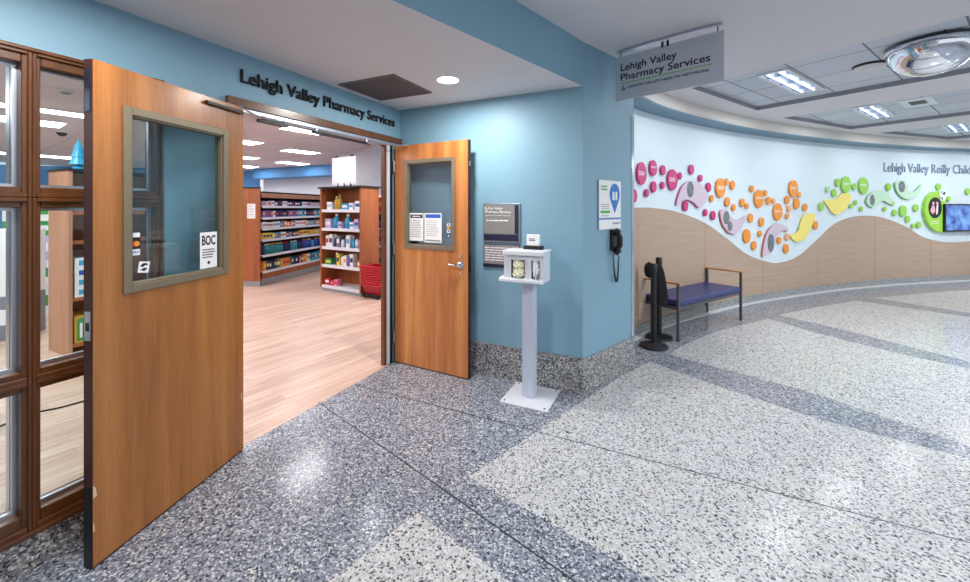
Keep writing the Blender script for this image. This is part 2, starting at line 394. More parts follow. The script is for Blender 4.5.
flat('floor_light_inlay', [
    pg((469, 477), (537, 431.5), (588, 397.5), (620, 377), (650, 361.5), (700, 380), (820, 419.7), (970, 459), (1300, 548), (1300, 800), (1000, 685), (850, 648), (640, 574)),
    pg((668.8, 353.7), (688, 343), (712, 333), (740, 325.3), (768, 318.7), (820, 334), (892, 352), (970, 369), (1250, 430), (1250, 524), (970, 446.7), (892, 419.7), (806, 390.8), (676, 356.6)),
    pg((778.8, 315), (815, 307.5), (856, 300.6), (892, 306), (970, 317), (1250, 356), (1250, 410), (970, 362), (842, 329.5)),
    pg((874, 298), (950, 291), (1010, 288.5), (1100, 292), (1250, 300), (1250, 348), (970, 313)),
    pg((417, 512.8), (328.7, 582), (150, 722), (560, 900), (760, 786), (510, 582)),
], .0006, M['terrl'])
bpy.data.objects['floor_light_inlay'].name = 'floor_inlay'
def seam(a, b, w=.006):
    p, q = onz(*a), onz(*b); d = (q-p).normalized(); n = Vector((-d.y, d.x, 0))*w/2
    bm = B(); prism(bm, [(p+n)[:2], (p-n)[:2], (q-n)[:2], (q+n)[:2]], .0004, .0014); return bm
struct('trim_14', seam((318, 402), (700, 669)), M['joint'])
struct('trim_15', seam((355, 385), (1200, 602)), M['joint'])
bm = B(); box(bm, -14, 0.02, -7, 9, -.02, 0.0); box(bm, -.02, .02, -1.64, -.2, 0, .001)
struct('floor_pharmacy', bm, M['floorw'])

# ------------------------------------------------------------------ left wall (windows and door opening), thickness 0.12
WL, WM, WR, WB, WT, HT = -3.36, -2.519, -2.041, .12, 2.176, 2.187
JL, JR = -1.712, -.14
bm = B()
box(bm, -.12, 0, -9, 0, WT, ZP)
box(bm, -.12, 0, -9, WL, 0, WT)
box(bm, -.12, 0, WR, JL, 0, WT)
box(bm, -.045, 0, JR, 0.0, 0, WT)
box(bm, -.12, 0, WL, WR, 0, WB)
struct('wall_left', bm, M['teal'])
bm = B(); box(bm, 0, .02, -9, -1.712, 0, .118); box(bm, 0.02, .035, -9, -1.712, 0, .03); box(bm, 0.035, .06, -9, -1.712, 0, .008)
struct('baseboard_left', bm, M['terrb'], bevel=.004)
# window
w = thing('window_1', '', '', (0, 0, 0), kind='structure')
def prof_frame(y0, y1, z0, z1, fw=.028, fb=.043, ft=.043):
    """stepped wooden frame round an opening, then a silver bead on the pharmacy side"""
    bm = B()
    for k, (f_, xf) in enumerate(((1, .006), (.45, .02))):
        a = fw*f_
        for (p, q, r, s_) in ((y0, y0+a, z0, z1), (y1-a, y1, z0, z1), (y0+a, y1-a, z1-ft*f_, z1), (y0+a, y1-a, z0, z0+fb*f_)):
            box(bm, -.11, xf, p, q, r, s_)
    return bm
cells = []
for (y0, y1) in ((WL, WM), (WM, WR)):
    for (z0, z1) in ((WB, .768), (.768, 1.545), (1.545, WT)):
        cells.append((y0, y1, z0, z1))
for (y0, y1, z0, z1) in cells:
    FB = .085 if z0 == WB else .043; FT = .065 if z1 == WT else .043
    obj('window_frame', prof_frame(y0, y1, z0, z1, .028, FB, FT), M['trim'], w, bevel=.003, segs=1)
    bm = B(); a = .028
    for (p, q, r, s_) in ((y0+a, y0+a+.014, z0+FB, z1-FT), (y1-a-.014, y1-a, z0+FB, z1-FT), (y0+a+.014, y1-a-.014, z1-FT-.014, z1-FT), (y0+a+.014, y1-a-.014, z0+FB, z0+FB+.014)):
        box(bm, -.06, -.045, p, q, r, s_); 
    obj('glazing_bead', bm, M['alu'], w)
    bm = B(); box(bm, -.056, -.052, y0+a, y1-a, z0+FB, z1-FT); obj('pane', bm, M['glass'], w)
bm = B(); box(bm, -.11, .03, WL, WR, WT-.016, WT+.001); box(bm, -.11, .034, WL, WR, WB-.005, WB+.018)
obj('window_trim', bm, M['trim'], w, bevel=.004)
# silver storefront channel showing just inside the left-hand panes
bm = B()
for z0, z1 in ((.19, .70), (.84, 1.48), (1.61, 2.10)): box(bm, -.105, -.065, WM-.043, WM-.029, z0-.02, z1+.02)
obj('metal_channel', bm, M['alu'], w)

# door frame
f = thing('trim_20', '', '', kind='structure')
bm = B(); box(bm, -.12, .03, JL, -.0005, 2.132, HT)
obj('header', bm, M['trim'], f, bevel=.003)
bm = B(); box(bm, -.12, .016, JL, -.0005, 2.108, 2.132); obj('header_channel', bm, M['alu'], f)
bm = B(); box(bm, -.12, .012, JL, -1.652, 0, 2.105); obj('jamb', bm, M['trim'], f, bevel=.003)
bm = B(); box(bm, -.045, -.001, -.235, -.205, 0, 2.105); obj('jamb', bm, M['trim'], f, bevel=.003)
bm = B(); box(bm, -.045, .006, -.205, -.142, 0, 2.105); obj('jamb_channel', bm, mat('white_channel', (214, 220, 232), .4), f)
bm = B(); box(bm, -.03, .02, -.165, -.142, 0, 2.105); obj('jamb_strip', bm, M['darkm'], f)

# ------------------------------------------------------------------ doors
def leaf(name, hinge, free, ydir, m, gm, z1=2.10):
    h = Vector((hinge[0], hinge[1], 0)); e = Vector((free[0], free[1], 0)); L = (e-h).length; a = math.atan2(e.y-h.y, e.x-h.x)
    d = thing(name, '', '', (h.x, h.y, 0), a, kind='structure')
    y0, y1 = (-.045, 0) if ydir > 0 else (0, .045)
    ax0, ax1, az0, az1 = (.155, .662, 1.152, 1.92)
    bm = B()
    xs = [0, ax0, ax1, L]; zs = [.012, az0, az1, z1]
    for i in range(3):
        for j in range(3):
            if i == 1 and j == 1: continue
            x_0, x_1, z_0, z_1 = xs[i], xs[i+1], zs[j], zs[j+1]
            for yy in (y0, y1):
                bm.faces.new([bm.verts.new((x, yy, z)) for x, z in ((x_0, z_0), (x_1, z_0), (x_1, z_1), (x_0, z_1))])
    def side(p, q):
        bm.faces.new([bm.verts.new(v) for v in ((p[0], y0, p[1]), (q[0], y0, q[1]), (q[0], y1, q[1]), (p[0], y1, p[1]))])
    for p, q in (((0, zs[0]), (L, zs[0])), ((0, z1), (L, z1)), ((0, zs[0]), (0, z1)), ((ax0, az0), (ax1, az0)), ((ax0, az1), (ax1, az1)), ((ax0, az0), (ax0, az1)), ((ax1, az0), (ax1, az1)), ((L, zs[0]), (L, z1))): side(p, q)
    bmesh.ops.remove_doubles(bm, verts=bm.verts[:], dist=1e-5)
    obj('leaf_panel', bm, m, d)
    bm = B(); box(bm, L-.0005, L+.002, y0+.001, y1-.001, zs[0], z1); box(bm, 0, L, y0+.004, y1-.004, zs[0]-.009, zs[0]); obj('edge_band', bm, M['edge'], d)
    bm = B(); g = .036
    for yy0, yy1 in ((y0-.008, y0+.0), (y1, y1+.008)):
        X0, X1, Z0, Z1 = ax0-g, ax1+g, az0-g, az1+g
        for (p, q, r, s_) in ((X0, ax0, Z0, Z1), (ax1, X1, Z0, Z1), (ax0, ax1, az1, Z1), (ax0, ax1, Z0, az0)): box(bm, p, q, yy0, yy1, r, s_)
    for (p, q, r, s_) in ((ax0, ax0+.008, az0, az1), (ax1-.008, ax1, az0, az1), (ax0, ax1, az1-.008, az1), (ax0, ax1, az0, az0+.008)): box(bm, p, q, y0, y1, r, s_)
    obj('vision_frame', bm, M['bronze'], d, bevel=.003)
    bm = B(); ym = (y0+y1)/2; box(bm, ax0, ax1, ym-.003, ym+.003, az0, az1); obj('pane', bm, gm, d)
    return d, L, y0, y1
dL, LL, y0, y1 = leaf('door_1', (.0725, -1.646), (.299, -2.4265), 1, M['door'], M['dglass'], 2.118)
# lock edge hardware on the left leaf
def plate(d, L, z0, z1):
    bm = B(); box(bm, L+.001, L+.005, y0+.008, y1-.008, z0, z1); o = obj('edge_plate', bm, M['alu'], d)
    return o
p = plate(dL, LL, .95, 1.07); bm = B(); box(bm, LL+.004, LL+.007, y0+.016, y1-.014, .99, 1.025); obj('strike_hole', bm, M['black'], p)
bm = B(); box(bm, LL+.001, LL+.005, y0+.010, y1-.010, 1.90, 2.08); obj('flush_bolt', bm, mat('bolt_metal', (70, 78, 98), .35, .8), dL)
bm = B(); box(bm, LL+.001, LL+.004, y0+.004, y1-.004, .012, .34); obj('edge_guard', bm, M['black'], dL)
# worn chips along the left leaf
for (xx, zz, ww, hh) in ((LL-.014, .30, .014, .05), (LL-.006, .16, .006, .04), (.01, .33, .008, .04)):
    bm = B(); prism(bm, [(xx, zz), (xx+ww, zz-.004), (xx+ww, zz+hh), (xx+ww*.3, zz+hh*.7)], 0, .0008, frame((0, 0, 0), (1, 0, 0), (0, -1, 0)) @ Matrix.Identity(4))
    for v in bm.verts: v.co.y = -v.co.y*1.0
    obj('chip', bm, mat('bare_wood', (226, 196, 150), .7), dL)
TG = lambda x, z: frame((x, .0012, z), (-1, 0, 0), (0, 1, 0))       # in front of the left leaf face (reads towards the hinge)
TGg = lambda x, z: frame((x, -.0195, z), (-1, 0, 0), (0, 1, 0))     # on the left leaf's glass
# stickers on the glass are lifted things of their own kind but stuck to the door: parts
def decal(name, d, T, w, hh, m, label=None):
    bm = B(); box(bm, 0, w, 0, hh, 0, .0006, T); o = obj(name, bm, m, d)
    if label: o['label'] = label
    return o
s1 = decal('sticker', dL, TGg(.287, 1.165), .112, .2, M['paper'], 'white sticker with bold black letters')
text('lettering', 'BOC', .088, .05, M['black'], TGg(.275, 1.295) @ Matrix.Translation((0, 0, .0008)), s1, .0004, bold=.03)
bm = B(); lines(bm, .015, .098, [.1, .086, .072, .058], .006, TGg(.287, 1.165) @ Matrix.Translation((0, 0, .0007))); lathe(bm, [(0, 0), (.009, 0), (.009, .0006), (0, .0006)], 16, TGg(.287, 1.165) @ Matrix.Translation((.056, .03, .0007)))
obj('small_print', bm, M['ink'], s1)
s2 = decal('card_sticker', dL, TGg(.652, 1.28), .046, .108, M['black'], 'card logo sticker')
for k, (c, x) in enumerate((((206, 40, 30), .014), ((240, 150, 40), .03))):
    bm = B(); lathe(bm, [(0, 0), (.013, 0), (.013, .0006), (0, .0006)], 20, TGg(.652, 1.28) @ Matrix.Translation((x, .055, .0008+k*.0004))); obj('logo_circle', bm, mat('card_circle', c, .5), s2)
bm = B(); box(bm, .002, .044, .002, .03, 0, .0005, TGg(.652, 1.28) @ Matrix.Translation((0, 0, .0007))); box(bm, .002, .044, .085, .106, 0, .0005, TGg(.652, 1.28) @ Matrix.Translation((0, 0, .0007))); obj('label_field', bm, M['paper'], s2)
text('lettering', 'VISA', .034, .012, M['bluel'], TGg(.646, 1.291) @ Matrix.Translation((0, 0, .0014)), s2, .0003, .02)
s3 = decal('round_sticker', dL, TGg(.618, 1.20) @ Matrix.Rotation(-.15, 4, 'Z'), .05, .052, M['paper'])
bm = B(); T = TGg(.618, 1.20) @ Matrix.Rotation(-.15, 4, 'Z') @ Matrix.Translation((0, 0, .0007))
prism(bm, [(.01, .012), (.03, .008), (.042, .02), (.03, .024), (.022, .02)], 0, .0004, T); prism(bm, [(.006, .03), (.02, .026), (.03, .036), (.044, .034), (.036, .045), (.018, .044)], 0, .0004, T)
obj('pictogram', bm, M['black'], s3)

dR, LR, y0r, y1r = leaf('door_2', (.0301, -.1175), (.859, -.168), -1, M['doorR'], M['dglass2'])
TR = lambda x, z, off=.0: frame((x, .0225-.0035-off, z), (1, 0, 0), (0, -1, 0))
p1 = decal('posted_notice', dR, TR(.166, 1.19), .165, .262, M['paper'], 'white notice with black heading')
bm = B(); box(bm, .01, .155, .215, .248, .0007, .0012, TR(.166, 1.19)); lines(bm, .015, .15, [.19-.017*i for i in range(10)], .004, TR(.166, 1.19, .0008)); obj('print', bm, [M['black']], p1)
bm = B(); lines(bm, .035, .13, [.226], .01, TR(.166, 1.19, .0013), jag=0); obj('heading', bm, M['wtext'], p1)
p2 = decal('posted_notice', dR, TR(.343, 1.18), .195, .272, M['paper'], 'white notice with blue heading')
bm = B(); box(bm, .012, .183, .228, .262, .0007, .0012, TR(.343, 1.18)); obj('heading', bm, M['sblue'], p2)
bm = B(); lines(bm, .02, .17, [.2-.017*i for i in range(9)], .004, TR(.343, 1.18, .0008)); box(bm, .012, .183, .012, .026, .0007, .0012, TR(.343, 1.18)); obj('print', bm, M['inkg'], p2)
for k, (z, c) in enumerate(((1.335, (245, 245, 245)), (1.305, (210, 130, 60)), (1.275, (240, 240, 240)), (1.235, (40, 80, 130)))):
    o = decal('card_sticker', dR, TR(.597, z), .036, .026 if k < 3 else .036, mat('card_sticker', c, .5))
    bm = B(); lathe(bm, [(0, 0), (.008, 0), (.008, .0005), (0, .0005)], 16, TR(.597, z, .0008) @ Matrix.Translation((.018, .014, 0))); obj('logo_mark', bm, mat('card_mark', [(60, 90, 160), (240, 200, 60), (40, 80, 160), (220, 225, 235)][k], .5), o)
# lever handle with rose, key cylinder and screw
hd = B(); lathe(hd, [(0, 0), (.034, 0), (.036, .006), (.03, .012), (.014, .018), (.014, .045), (0, .045)], 24, Matrix.Translation((.752, 0, 1.0)) @ Matrix.Rotation(PI/2, 4, 'X'))
tube(hd, [(.752, -.04, 1.0), (.73, -.046, 1.0), (.69, -.046, 1.002), (.655, -.042, 1.0)], .010, 10)
h_ = obj('door_handle', hd, M['chrome'], dR, smooth=True)
bm = B(); lathe(bm, [(0, 0), (.011, 0), (.012, .008), (0, .009)], 16, Matrix.Translation((.755, 0, 1.075)) @ Matrix.Rotation(PI/2, 4, 'X')); lathe(bm, [(0, 0), (.009, 0), (.009, .005), (0, .005)], 16, Matrix.Translation((.755, 0, .925)) @ Matrix.Rotation(PI/2, 4, 'X'))
obj('lock_cylinder', bm, M['chrome'], dR, smooth=True)
bm = B(); box(bm, LR+.001, LR+.012, .012, .034, .94, 1.09); obj('latch', bm, M['black'], dR)
bm = B(); box(bm, LR+.001, LR+.010, .014, .03, 1.87, 1.91); obj('flush_bolt', bm, M['alu'], dR)
for z in (.25, 1.1, 1.9):
    bm = B(); lathe(bm, [(0, 0), (.008, 0), (.008, .11), (0, .11)], 12, Matrix.Translation((-.008, -.006, z-.05))); obj('hinge', bm, M['alu'], dR, smooth=True)
# overhead closers: a black body and linked silver arms under the header
def closer(px_body, arms, label):
    t = thing('door_closer', label, 'door closer')
    a, b = px_body; q = []
    for (x, y) in (a, b): q.append(onv(x, y, (.02, -5), (.02, 0)))
    p, r = q; bm = B(); box(bm, .0, .03, min(p.y, r.y), max(p.y, r.y), 2.064, 2.084)
    obj('closer_body', bm, M['black'], t, bevel=.003)
    for yy in (p.y+.04, r.y-.04):
        bm = B(); lathe(bm, [(0, 0), (.014, 0), (.014, .021), (0, .021)], 16, Matrix.Translation((.018, yy, 2.084))); obj('mounting_stud', bm, M['steel'], t)
    for a_ in arms:
        bm = B(); tube(bm, a_, .007, 8); obj('arm', bm, M['alu'], t, smooth=True)
    return t
cb = onv(313, 130, (.02, -5), (.02, 0)).y; ce = onv(370, 142, (.02, -5), (.02, 0)).y
closer(((313, 130), (370, 142)), [[(.035, ce-.05, 2.07), (.06, -.4, 2.088), (.10, -.2, 2.092)], [(.10, -.2, 2.092), (.2, -.135, 2.094)]], 'black overhead closer with silver arm above the right-hand door leaf')
closer(((258, 113), (288, 122.5)), [[(.02, -1.36, 2.092), (.05, -1.55, 2.092), (.13, -1.70, 2.106)], [(.015, -1.56, 2.10), (.015, -1.0, 2.10)]], 'silver and black overhead closer where left-hand door leaf meets the header')
bm = B(); box(bm, .02, .28, .002, .022, 2.072, 2.09); obj('closer_track', bm, M['black'], dL, bevel=.003)

# ------------------------------------------------------------------ lettering over the doorway
t = thing('sign_lettering', 'black raised letters reading Lehigh Valley Pharmacy Services over the doorway', 'sign', (0, -1.62, 2.296))
letters(t, 'Lehigh Valley Pharmacy Services', 1.525, .080, M['black'], frame((.001, 0, 0), (0, 1, 0), (1, 0, 0)), .012, .012)

# ------------------------------------------------------------------ walls B and C
bm = B(); prism(bm, [(0, 0), (BC.x, BC.y), (CE.x, CE.y), (CE.x-.13, CE.y+.1), (1.72, .14), (-.12, .14), (-.12, 0)], 0, ZU+.2)
struct('wall_back', bm, M['teal'])
bm = B()
e = cnor*.012; prism(bm, [(.1, 0), (.1, -.012), (BC.x+.006, BC.y-.012), (BC+e+cdir*.004)[:2], (CE+e)[:2], CE[:2], BC[:2]], 0, .29)
struct('baseboard_back', bm, M['terrb'])
bm = B(); p = CE-cdir*.045; prism(bm, [p[:2], (p+cnor*.004)[:2], (CE+cnor*.004+cdir*.004)[:2], (CE+cdir*.004-cnor*.10)[:2], (CE-cnor*.10)[:2], CE[:2]], .29, 2.36)
struct('trim_21', bm, M['steel'])

bm = B(); box(bm, 0, 3.6, -5.4, -5.25, 0, ZU); struct('wall_light_block', bm, M['gyp'])  # unseen wall added behind the camera to shade the left wall

# ------------------------------------------------------------------ ceilings
low = [(0, -6), (0, 0)] + [tuple(p[:2]) for p in FA[:-1]]
flat('ceiling', [low], ZL, M['gyp'])
bm = B(); prev = None
for p in FA:
    a, b = bm.verts.new((p.x, p.y, ZL)), bm.verts.new((p.x, p.y, ZU+.05))
    if prev: bm.faces.new((prev[0], a, b, prev[1]))
    prev = (a, b)
struct('wall_soffit_face', bm, M['teal'])
e1 = Vector((.491, .871, 0)); e2 = Vector((.871, -.491, 0)); e2b = Vector((.846, -.533, 0))
t1 = [Vector((2.66, 1.755, 0)), Vector((3.517, 3.276, 0))]; t1 = [t1[0], t1[1], t1[1]+e2*7, t1[0]+e2b*7]
FL2 = onz(850.3, 129.4, ZU); NL2 = onz(782.7, 118, ZU); t2 = [NL2, FL2, FL2+e2*8, NL2+e2*8]
FL3 = onz(948.7, 139.6, ZU); NL3 = onz(880, 133, ZU); t3 = [NL3, FL3, FL3+e2*8, NL3+e2*8]
up = [tuple(p[:2]) for p in FA] + [(0, -9), (18, -9), (18, 18), (8, 18), (1, 4), (1.3, 1.5), tuple(CE[:2])]
up = [(0, -6), (0, -9), (18, -9), (18, 18), (8, 18), (1, 4), (1.2, 1.5), tuple(CE[:2])] + [tuple(p[:2]) for p in FA[:-1]]
flat('ceiling_upper', [[up] + [[tuple(p[:2]) for p in t] for t in (t1, t2, t3)]], ZU, M['gyp'])
for i, tr in enumerate((t1, t2, t3)):
    bm = B(); n = 4
    a = [bm.verts.new((p.x, p.y, ZU)) for p in tr]; b = [bm.verts.new((p.x, p.y, ZT+.02)) for p in tr]
    for k in range(4): bm.faces.new((a[k], a[(k+1) % 4], b[(k+1) % 4], b[k]))
    struct('trim_%d' % (30+i), bm, mat('tray_reveal', (150, 152, 158), .7))
flat('ceiling_tiles', [[p[:2] for p in t] for t in [[tuple(q) for q in tr] for tr in (t1, t2, t3)]], ZT, M['ttile'])

# ------------------------------------------------------------------ ceiling fittings
t = thing('downlight', 'round lit recessed downlight in the low white ceiling', 'ceiling light', (.915, -.60, ZL))
bm = B(); lathe(bm, [(.075, -.001), (.098, -.006), (.1, -.002), (.1, 0), (.075, 0)], 32); obj('trim_ring', bm, M['white'], t, smooth=True)
bm = B(); lathe(bm, [(0, -.003), (.078, -.003), (.078, 0), (0, 0)], 32); obj('lens', bm, M['lamp'], t)
t = thing('ceiling_vent', 'dark grey square return grille in the low ceiling', 'vent', (.355, -.64, ZL))
bm = B(); box(bm, -.27, .27, -.248, .248, -.006, 0); obj('grille', bm, M['vent'], t)
bm = B()
for q in ((-.275, .275, -.253, -.24), (-.275, .275, .24, .253), (-.275, -.262, -.24, .24), (.262, .275, -.24, .24)): box(bm, *q, -.010, 0)
obj('vent_frame', bm, mat('vent_frame', (120, 112, 112), .6), t)

def troffer(c, L, W, label, rz=math.radians(60.6), z=ZT, group=None):
    t = thing('ceiling_light', label, 'ceiling light', (c[0], c[1], z), rz, group)
    a, b = L/2, W/2; bm = B()
    for q in ((-a, a, -b, -b+.03), (-a, a, b-.03, b), (-a, -a+.03, -b+.03, b-.03), (a-.03, a, -b+.03, b-.03)): box(bm, *q, -.02, 0)
    obj('light_frame', bm, M['dwhite'], t)
    bm = B(); box(bm, -a+.03, a-.03, -b+.03, b-.03, -.004, -.001); obj('reflector', bm, M['refl'], t)
    for k in (-1, 1):
        bm = B(); tube(bm, [(-a+.05, k*b*.4, -.016), (a-.05, k*b*.4, -.016)], .011, 8); obj('lamp_tube', bm, M['tube'], t)
    for k in (-.33, 0, .33):
        bm = B(); box(bm, k*L-.006, k*L+.006, -b+.03, b-.03, -.022, -.004); obj('baffle', bm, M['refl'], t)
    return t
def troff_px(px, L, W, label):
    c = onz(px[0], px[1], ZT); return troffer(c, L, W, label)
troffer((3.652, 2.142), 1.12, .27, 'nearest lit louvred ceiling light in the tiled tray beside the hanging sign')
troffer((5.09, 4.305), 1.12, .27, 'middle lit ceiling light in the second tiled tray')
troff_px((958, 127), 1.12, .30, 'farthest lit ceiling light at the right edge of the photo')
q = onz(790, 80, ZT)
troffer(q+e2*3.1, 1.12, .27, 'lit louvred ceiling light out to the right of the photo')
def vent2(px):
    c = onz(px[0], px[1], ZT); t = thing('air_diffuser', 'small slotted air vent in the second tiled ceiling tray', 'vent', (c.x, c.y, ZT), math.radians(60.6))
    bm = B(); box(bm, -.3, .3, -.15, .15, -.008, 0); obj('diffuser_plate', bm, M['dwhite'], t)
    bm = B(); box(bm, -.12, .12, -.075, .075, -.012, -.008); obj('slot', bm, M['black'], t)
vent2((918, 102))
c = onz(870, 67, ZT-.02); t = thing('ceiling_speaker', 'flat round speaker cover in the tiled ceiling beside the mirror dome', 'speaker', (c.x, c.y, ZT))
bm = B(); lathe(bm, [(0, -.03), (.11, -.03), (.12, -.022), (.12, 0), (0, 0)], 32); obj('cover', bm, M['gyp'], t, smooth=True)
bm = B(); lathe(bm, [(.118, -.022), (.13, -.014), (.13, -.001), (.118, 0)], 32); obj('speaker_rim', bm, M['black'], t, smooth=True)
c = onz(931, 48, 2.84); t = thing('mirror_dome', 'large chrome convex security mirror dome hanging from the tiled ceiling', 'security mirror', (c.x, c.y, ZT))
bm = B(); R = .27; prof = [(R*math.cos(a), -.045-.23*math.sin(a)) for a in [PI/2*i/14 for i in range(15)]]; prof[-1] = (0, -.275)
lathe(bm, prof, 48); obj('dome', bm, M['mirror'], t, smooth=True)
bm = B(); lathe(bm, [(.262, -.03), (.280, -.035), (.280, -.052), (.268, -.052)], 48); obj('rim', bm, M['chrome'], t, smooth=True)
for k in range(3):
    a = 2*PI*k/3+.4; bm = B(); tube(bm, [(.27*math.cos(a), .27*math.sin(a), -.04), (.27*math.cos(a), .27*math.sin(a), 0)], .005, 6); obj('hanger', bm, M['black'], t)

# ------------------------------------------------------------------ hanging blade sign
SA = Vector((2.031, .321, 0)); SB = Vector((2.801, .083, 0)); sd = (SB-SA).normalized(); sl = (SB-SA).length
t = thing('hanging_sign', 'grey hanging blade sign reading Lehigh Valley Pharmacy Services, fixed to the ceiling', 'sign', (SA.x, SA.y, ZU), math.atan2(sd.y, sd.x))
bm = B(); box(bm, 0, sl, -.006, .006, 2.412-ZU, 2.778-ZU); bd = obj('sign_board', bm, M['signg'], t, bevel=.002)
bm = B(); prism(bm, [(sl/2+(sl/2-.01)*math.cos(a), .035*math.sin(a)) for a in [2*PI*i/36 for i in range(36)]], -.022, 0); obj('canopy', bm, M['alu'], t, smooth=True)
for x in (sl/2-.02, sl/2+.02):
    bm = B(); lathe(bm, [(0, 0), (.009, 0), (.009, .045), (0, .045)], 12, Matrix.Translation((x, -.004, -.072))); obj('clamp', bm, M['darkm'], t, smooth=True)
for x in (.04, sl-.04):
    bm = B(); lathe(bm, [(0, 0), (.004, 0), (.004, .05), (0, .05)], 8, Matrix.Translation((x, 0, -.065))); obj('pin', bm, M['darkm'], t)
TS = lambda x, z: frame((x, -.0065, z-ZU), (1, 0, 0), (0, -1, 0))
text('lettering', 'Lehigh Valley', .445, .056, M['navy'], TS(.045, 2.656), bd, .0015, .011)
text('lettering', 'Pharmacy Services', .675, .056, M['navy'], TS(.045, 2.576), bd, .0015, .011)
bm = B(); box(bm, .045, sl-.075, 0, .007, 0, .001, TS(0, 2.548)); obj('green_rule', bm, M['greenl'], bd)
text('lettering', 'LEHIGH VALLEY HEALTH NETWORK', .61, .021, M['navy'], TS(.105, 2.502), bd, .001, .008)
def logo(T, s, parent):
    bm = B(); prism(bm, [(0, 0), (.2*s, .55*s), (.55*s, s), (.8*s, .9*s), (.62*s, .62*s), (.8*s, .42*s), (.45*s, .35*s)], 0, .001, T); obj('logo_leaf', bm, M['greenl'], parent)
    bm = B(); prism(bm, [(.1*s, -.02*s), (.5*s, .3*s), (.95*s, .4*s), (s, .1*s), (.7*s, -.05*s)], 0, .0012, T); obj('logo_wave', bm, M['bluel'], parent)
logo(TS(.045, 2.492), .042, bd)

# ------------------------------------------------------------------ wall plaques behind the dispenser
t = thing('wall_plaque', 'taupe wall plaque with white lettering and navy band beside the open door', 'sign', (.936, 0, 1.2))
bm = B(); box(bm, 0, .35, -.018, 0, 0, .34); bd = obj('plaque_board', bm, M['alu'], t, bevel=.002)
bm = B(); box(bm, .006, .30, -.0205, -.018, .075, .325); obj('face', bm, M['plaque'], t)
bm = B(); box(bm, .302, .335, -.0205, -.018, .075, .325); box(bm, .006, .335, -.0205, -.018, .012, .068); obj('band', bm, M['navy'], t)
TB = lambda x, z: frame((x, -.0207, z), (1, 0, 0), (0, -1, 0))
text('lettering', 'Lehigh Valley', .165, .021, M['wtext'], TB(.02, .285), t, .001, .01)
text('lettering', 'Pharmacy Services', .245, .021, M['wtext'], TB(.02, .254), t, .001, .01)
text('lettering', 'LEHIGH VALLEY HEALTH NETWORK', .225, .008, M['wtext'], TB(.045, .229), t, .001)
bm = B(); lines(bm, .03, .25, [.185], .009, TB(0, 0), jag=.1); obj('small_print', bm, M['wtext'], t)
bm = B(); prism(bm, [(.02, .226), (.03, .238), (.038, .234), (.034, .226)], 0, .001, TB(0, 0)); obj('logo_leaf', bm, M['wtext'], t)
t = thing('notice_plaque', 'smaller taupe notice plaque mounted just below the wall plaque', 'sign', (.932, 0, .975))
bm = B(); box(bm, 0, .35, -.016, 0, 0, .205); obj('plaque_board', bm, M['navy'], t, bevel=.002)
bm = B(); box(bm, 0.004, .346, -.0185, -.016, .03, .2); obj('face', bm, M['plaqr'], t)
bm = B(); lines(bm, .02, .32, [.17, .148, .126, .104, .082, .06], .008, frame((0, -.0187, 0), (1, 0, 0), (0, -1, 0))); obj('small_print', bm, M['wtext'], t)

# ------------------------------------------------------------------ glove and mask dispenser on its stand
t = thing('dispenser_stand', 'white floor-standing glove and mask dispenser on a square base plate', 'dispenser', (1.449, -.215, 0), 0)
bm = B(); box(bm, -.19, .19, -.19, .19, 0, .008); obj('base_plate', bm, M['dwhite'], t, bevel=.002)
bm = B(); box(bm, -.060, .038, -.045, .045, .008, .945); obj('post', bm, M['dpost'], t, bevel=.008)
for x, y in ((-.16, -.16), (.16, -.16), (.16, .16), (-.16, .16)):
    bm = B(); lathe(bm, [(0, 0), (.008, 0), (.008, .004), (0, .004)], 10, Matrix.Translation((x, y, .008))); obj('foot_screw', bm, M['steel'], t)
bm = B()
def wall4(bm, x0, x1, y0, y1, z0, z1, th=.004):
    box(bm, x0, x1, y1-th, y1, z0, z1); box(bm, x0, x0+th, y0, y1, z0, z1); box(bm, x1-th, x1, y0, y1, z0, z1); box(bm, x0, x1, y0, y1, z0, z0+th)
wall4(bm, -.175, .145, -.13, .045, .93, 1.16)
obj('dispenser_box', bm, M['dpanel'], t, bevel=.002)
bm = B()   # front panel with two cut-outs
xs = [-.175, -.115, .0, .05, .115, .145]; zs = [.93, .96, 1.10, 1.16]
for i in range(5):
    for j in range(3):
        if j == 1 and i in (1, 3): continue
        box(bm, xs[i], xs[i+1], -.134, -.130, zs[j], zs[j+1])
bmesh.ops.remove_doubles(bm, verts=bm.verts[:], dist=1e-5); obj('front_panel', bm, M['dpanel'], t)
bm = B(); box(bm, -.113, -.002, -.105, -.02, .936, 1.12); obj('glove_carton', bm, M['paper'], t)
bm = B(); box(bm, .052, .113, -.105, -.02, .936, 1.12); obj('tissue_carton', bm, M['paper'], t)
bm = B(); box(bm, -.182, .155, -.15, .05, 1.16, 1.172); box(bm, -.182, .155, -.155, -.143, 1.135, 1.172); obj('lid', bm, M['dwhite'], t, bevel=.006)
bm = B(); box(bm, -.215, -.175, -.134, -.02, .93, .96); box(bm, -.215, .145, -.15, -.134, .927, .95); obj('tray', bm, M['dwhite'], t, bevel=.003)
def crumple(name, x, y, z, sx, sy, sz, m, parent=None, seed=1):
    rnd = random.Random(seed); bm = B(); bmesh.ops.create_icosphere(bm, subdivisions=3, radius=1)
    for v in bm.verts:
        k = 1+(.35 if seed else .1)*math.sin(v.co.x*7+seed)*math.cos(v.co.z*9+seed)+rnd.uniform(-.08, .08)*(1 if seed else .1)
        v.co = Vector((x+v.co.x*sx*k, y+v.co.y*sy*k, z+v.co.z*sz*k))
    return obj(name, bm, m, parent, smooth=True)
g = tag(crumple('glove_bundle', 1.449-.057, -.215-.118, 1.062, .046, .026, .034, M['yellp'], None, 3), 'upper pale yellow glove bundle in the wide dispenser opening', 'gloves', None)
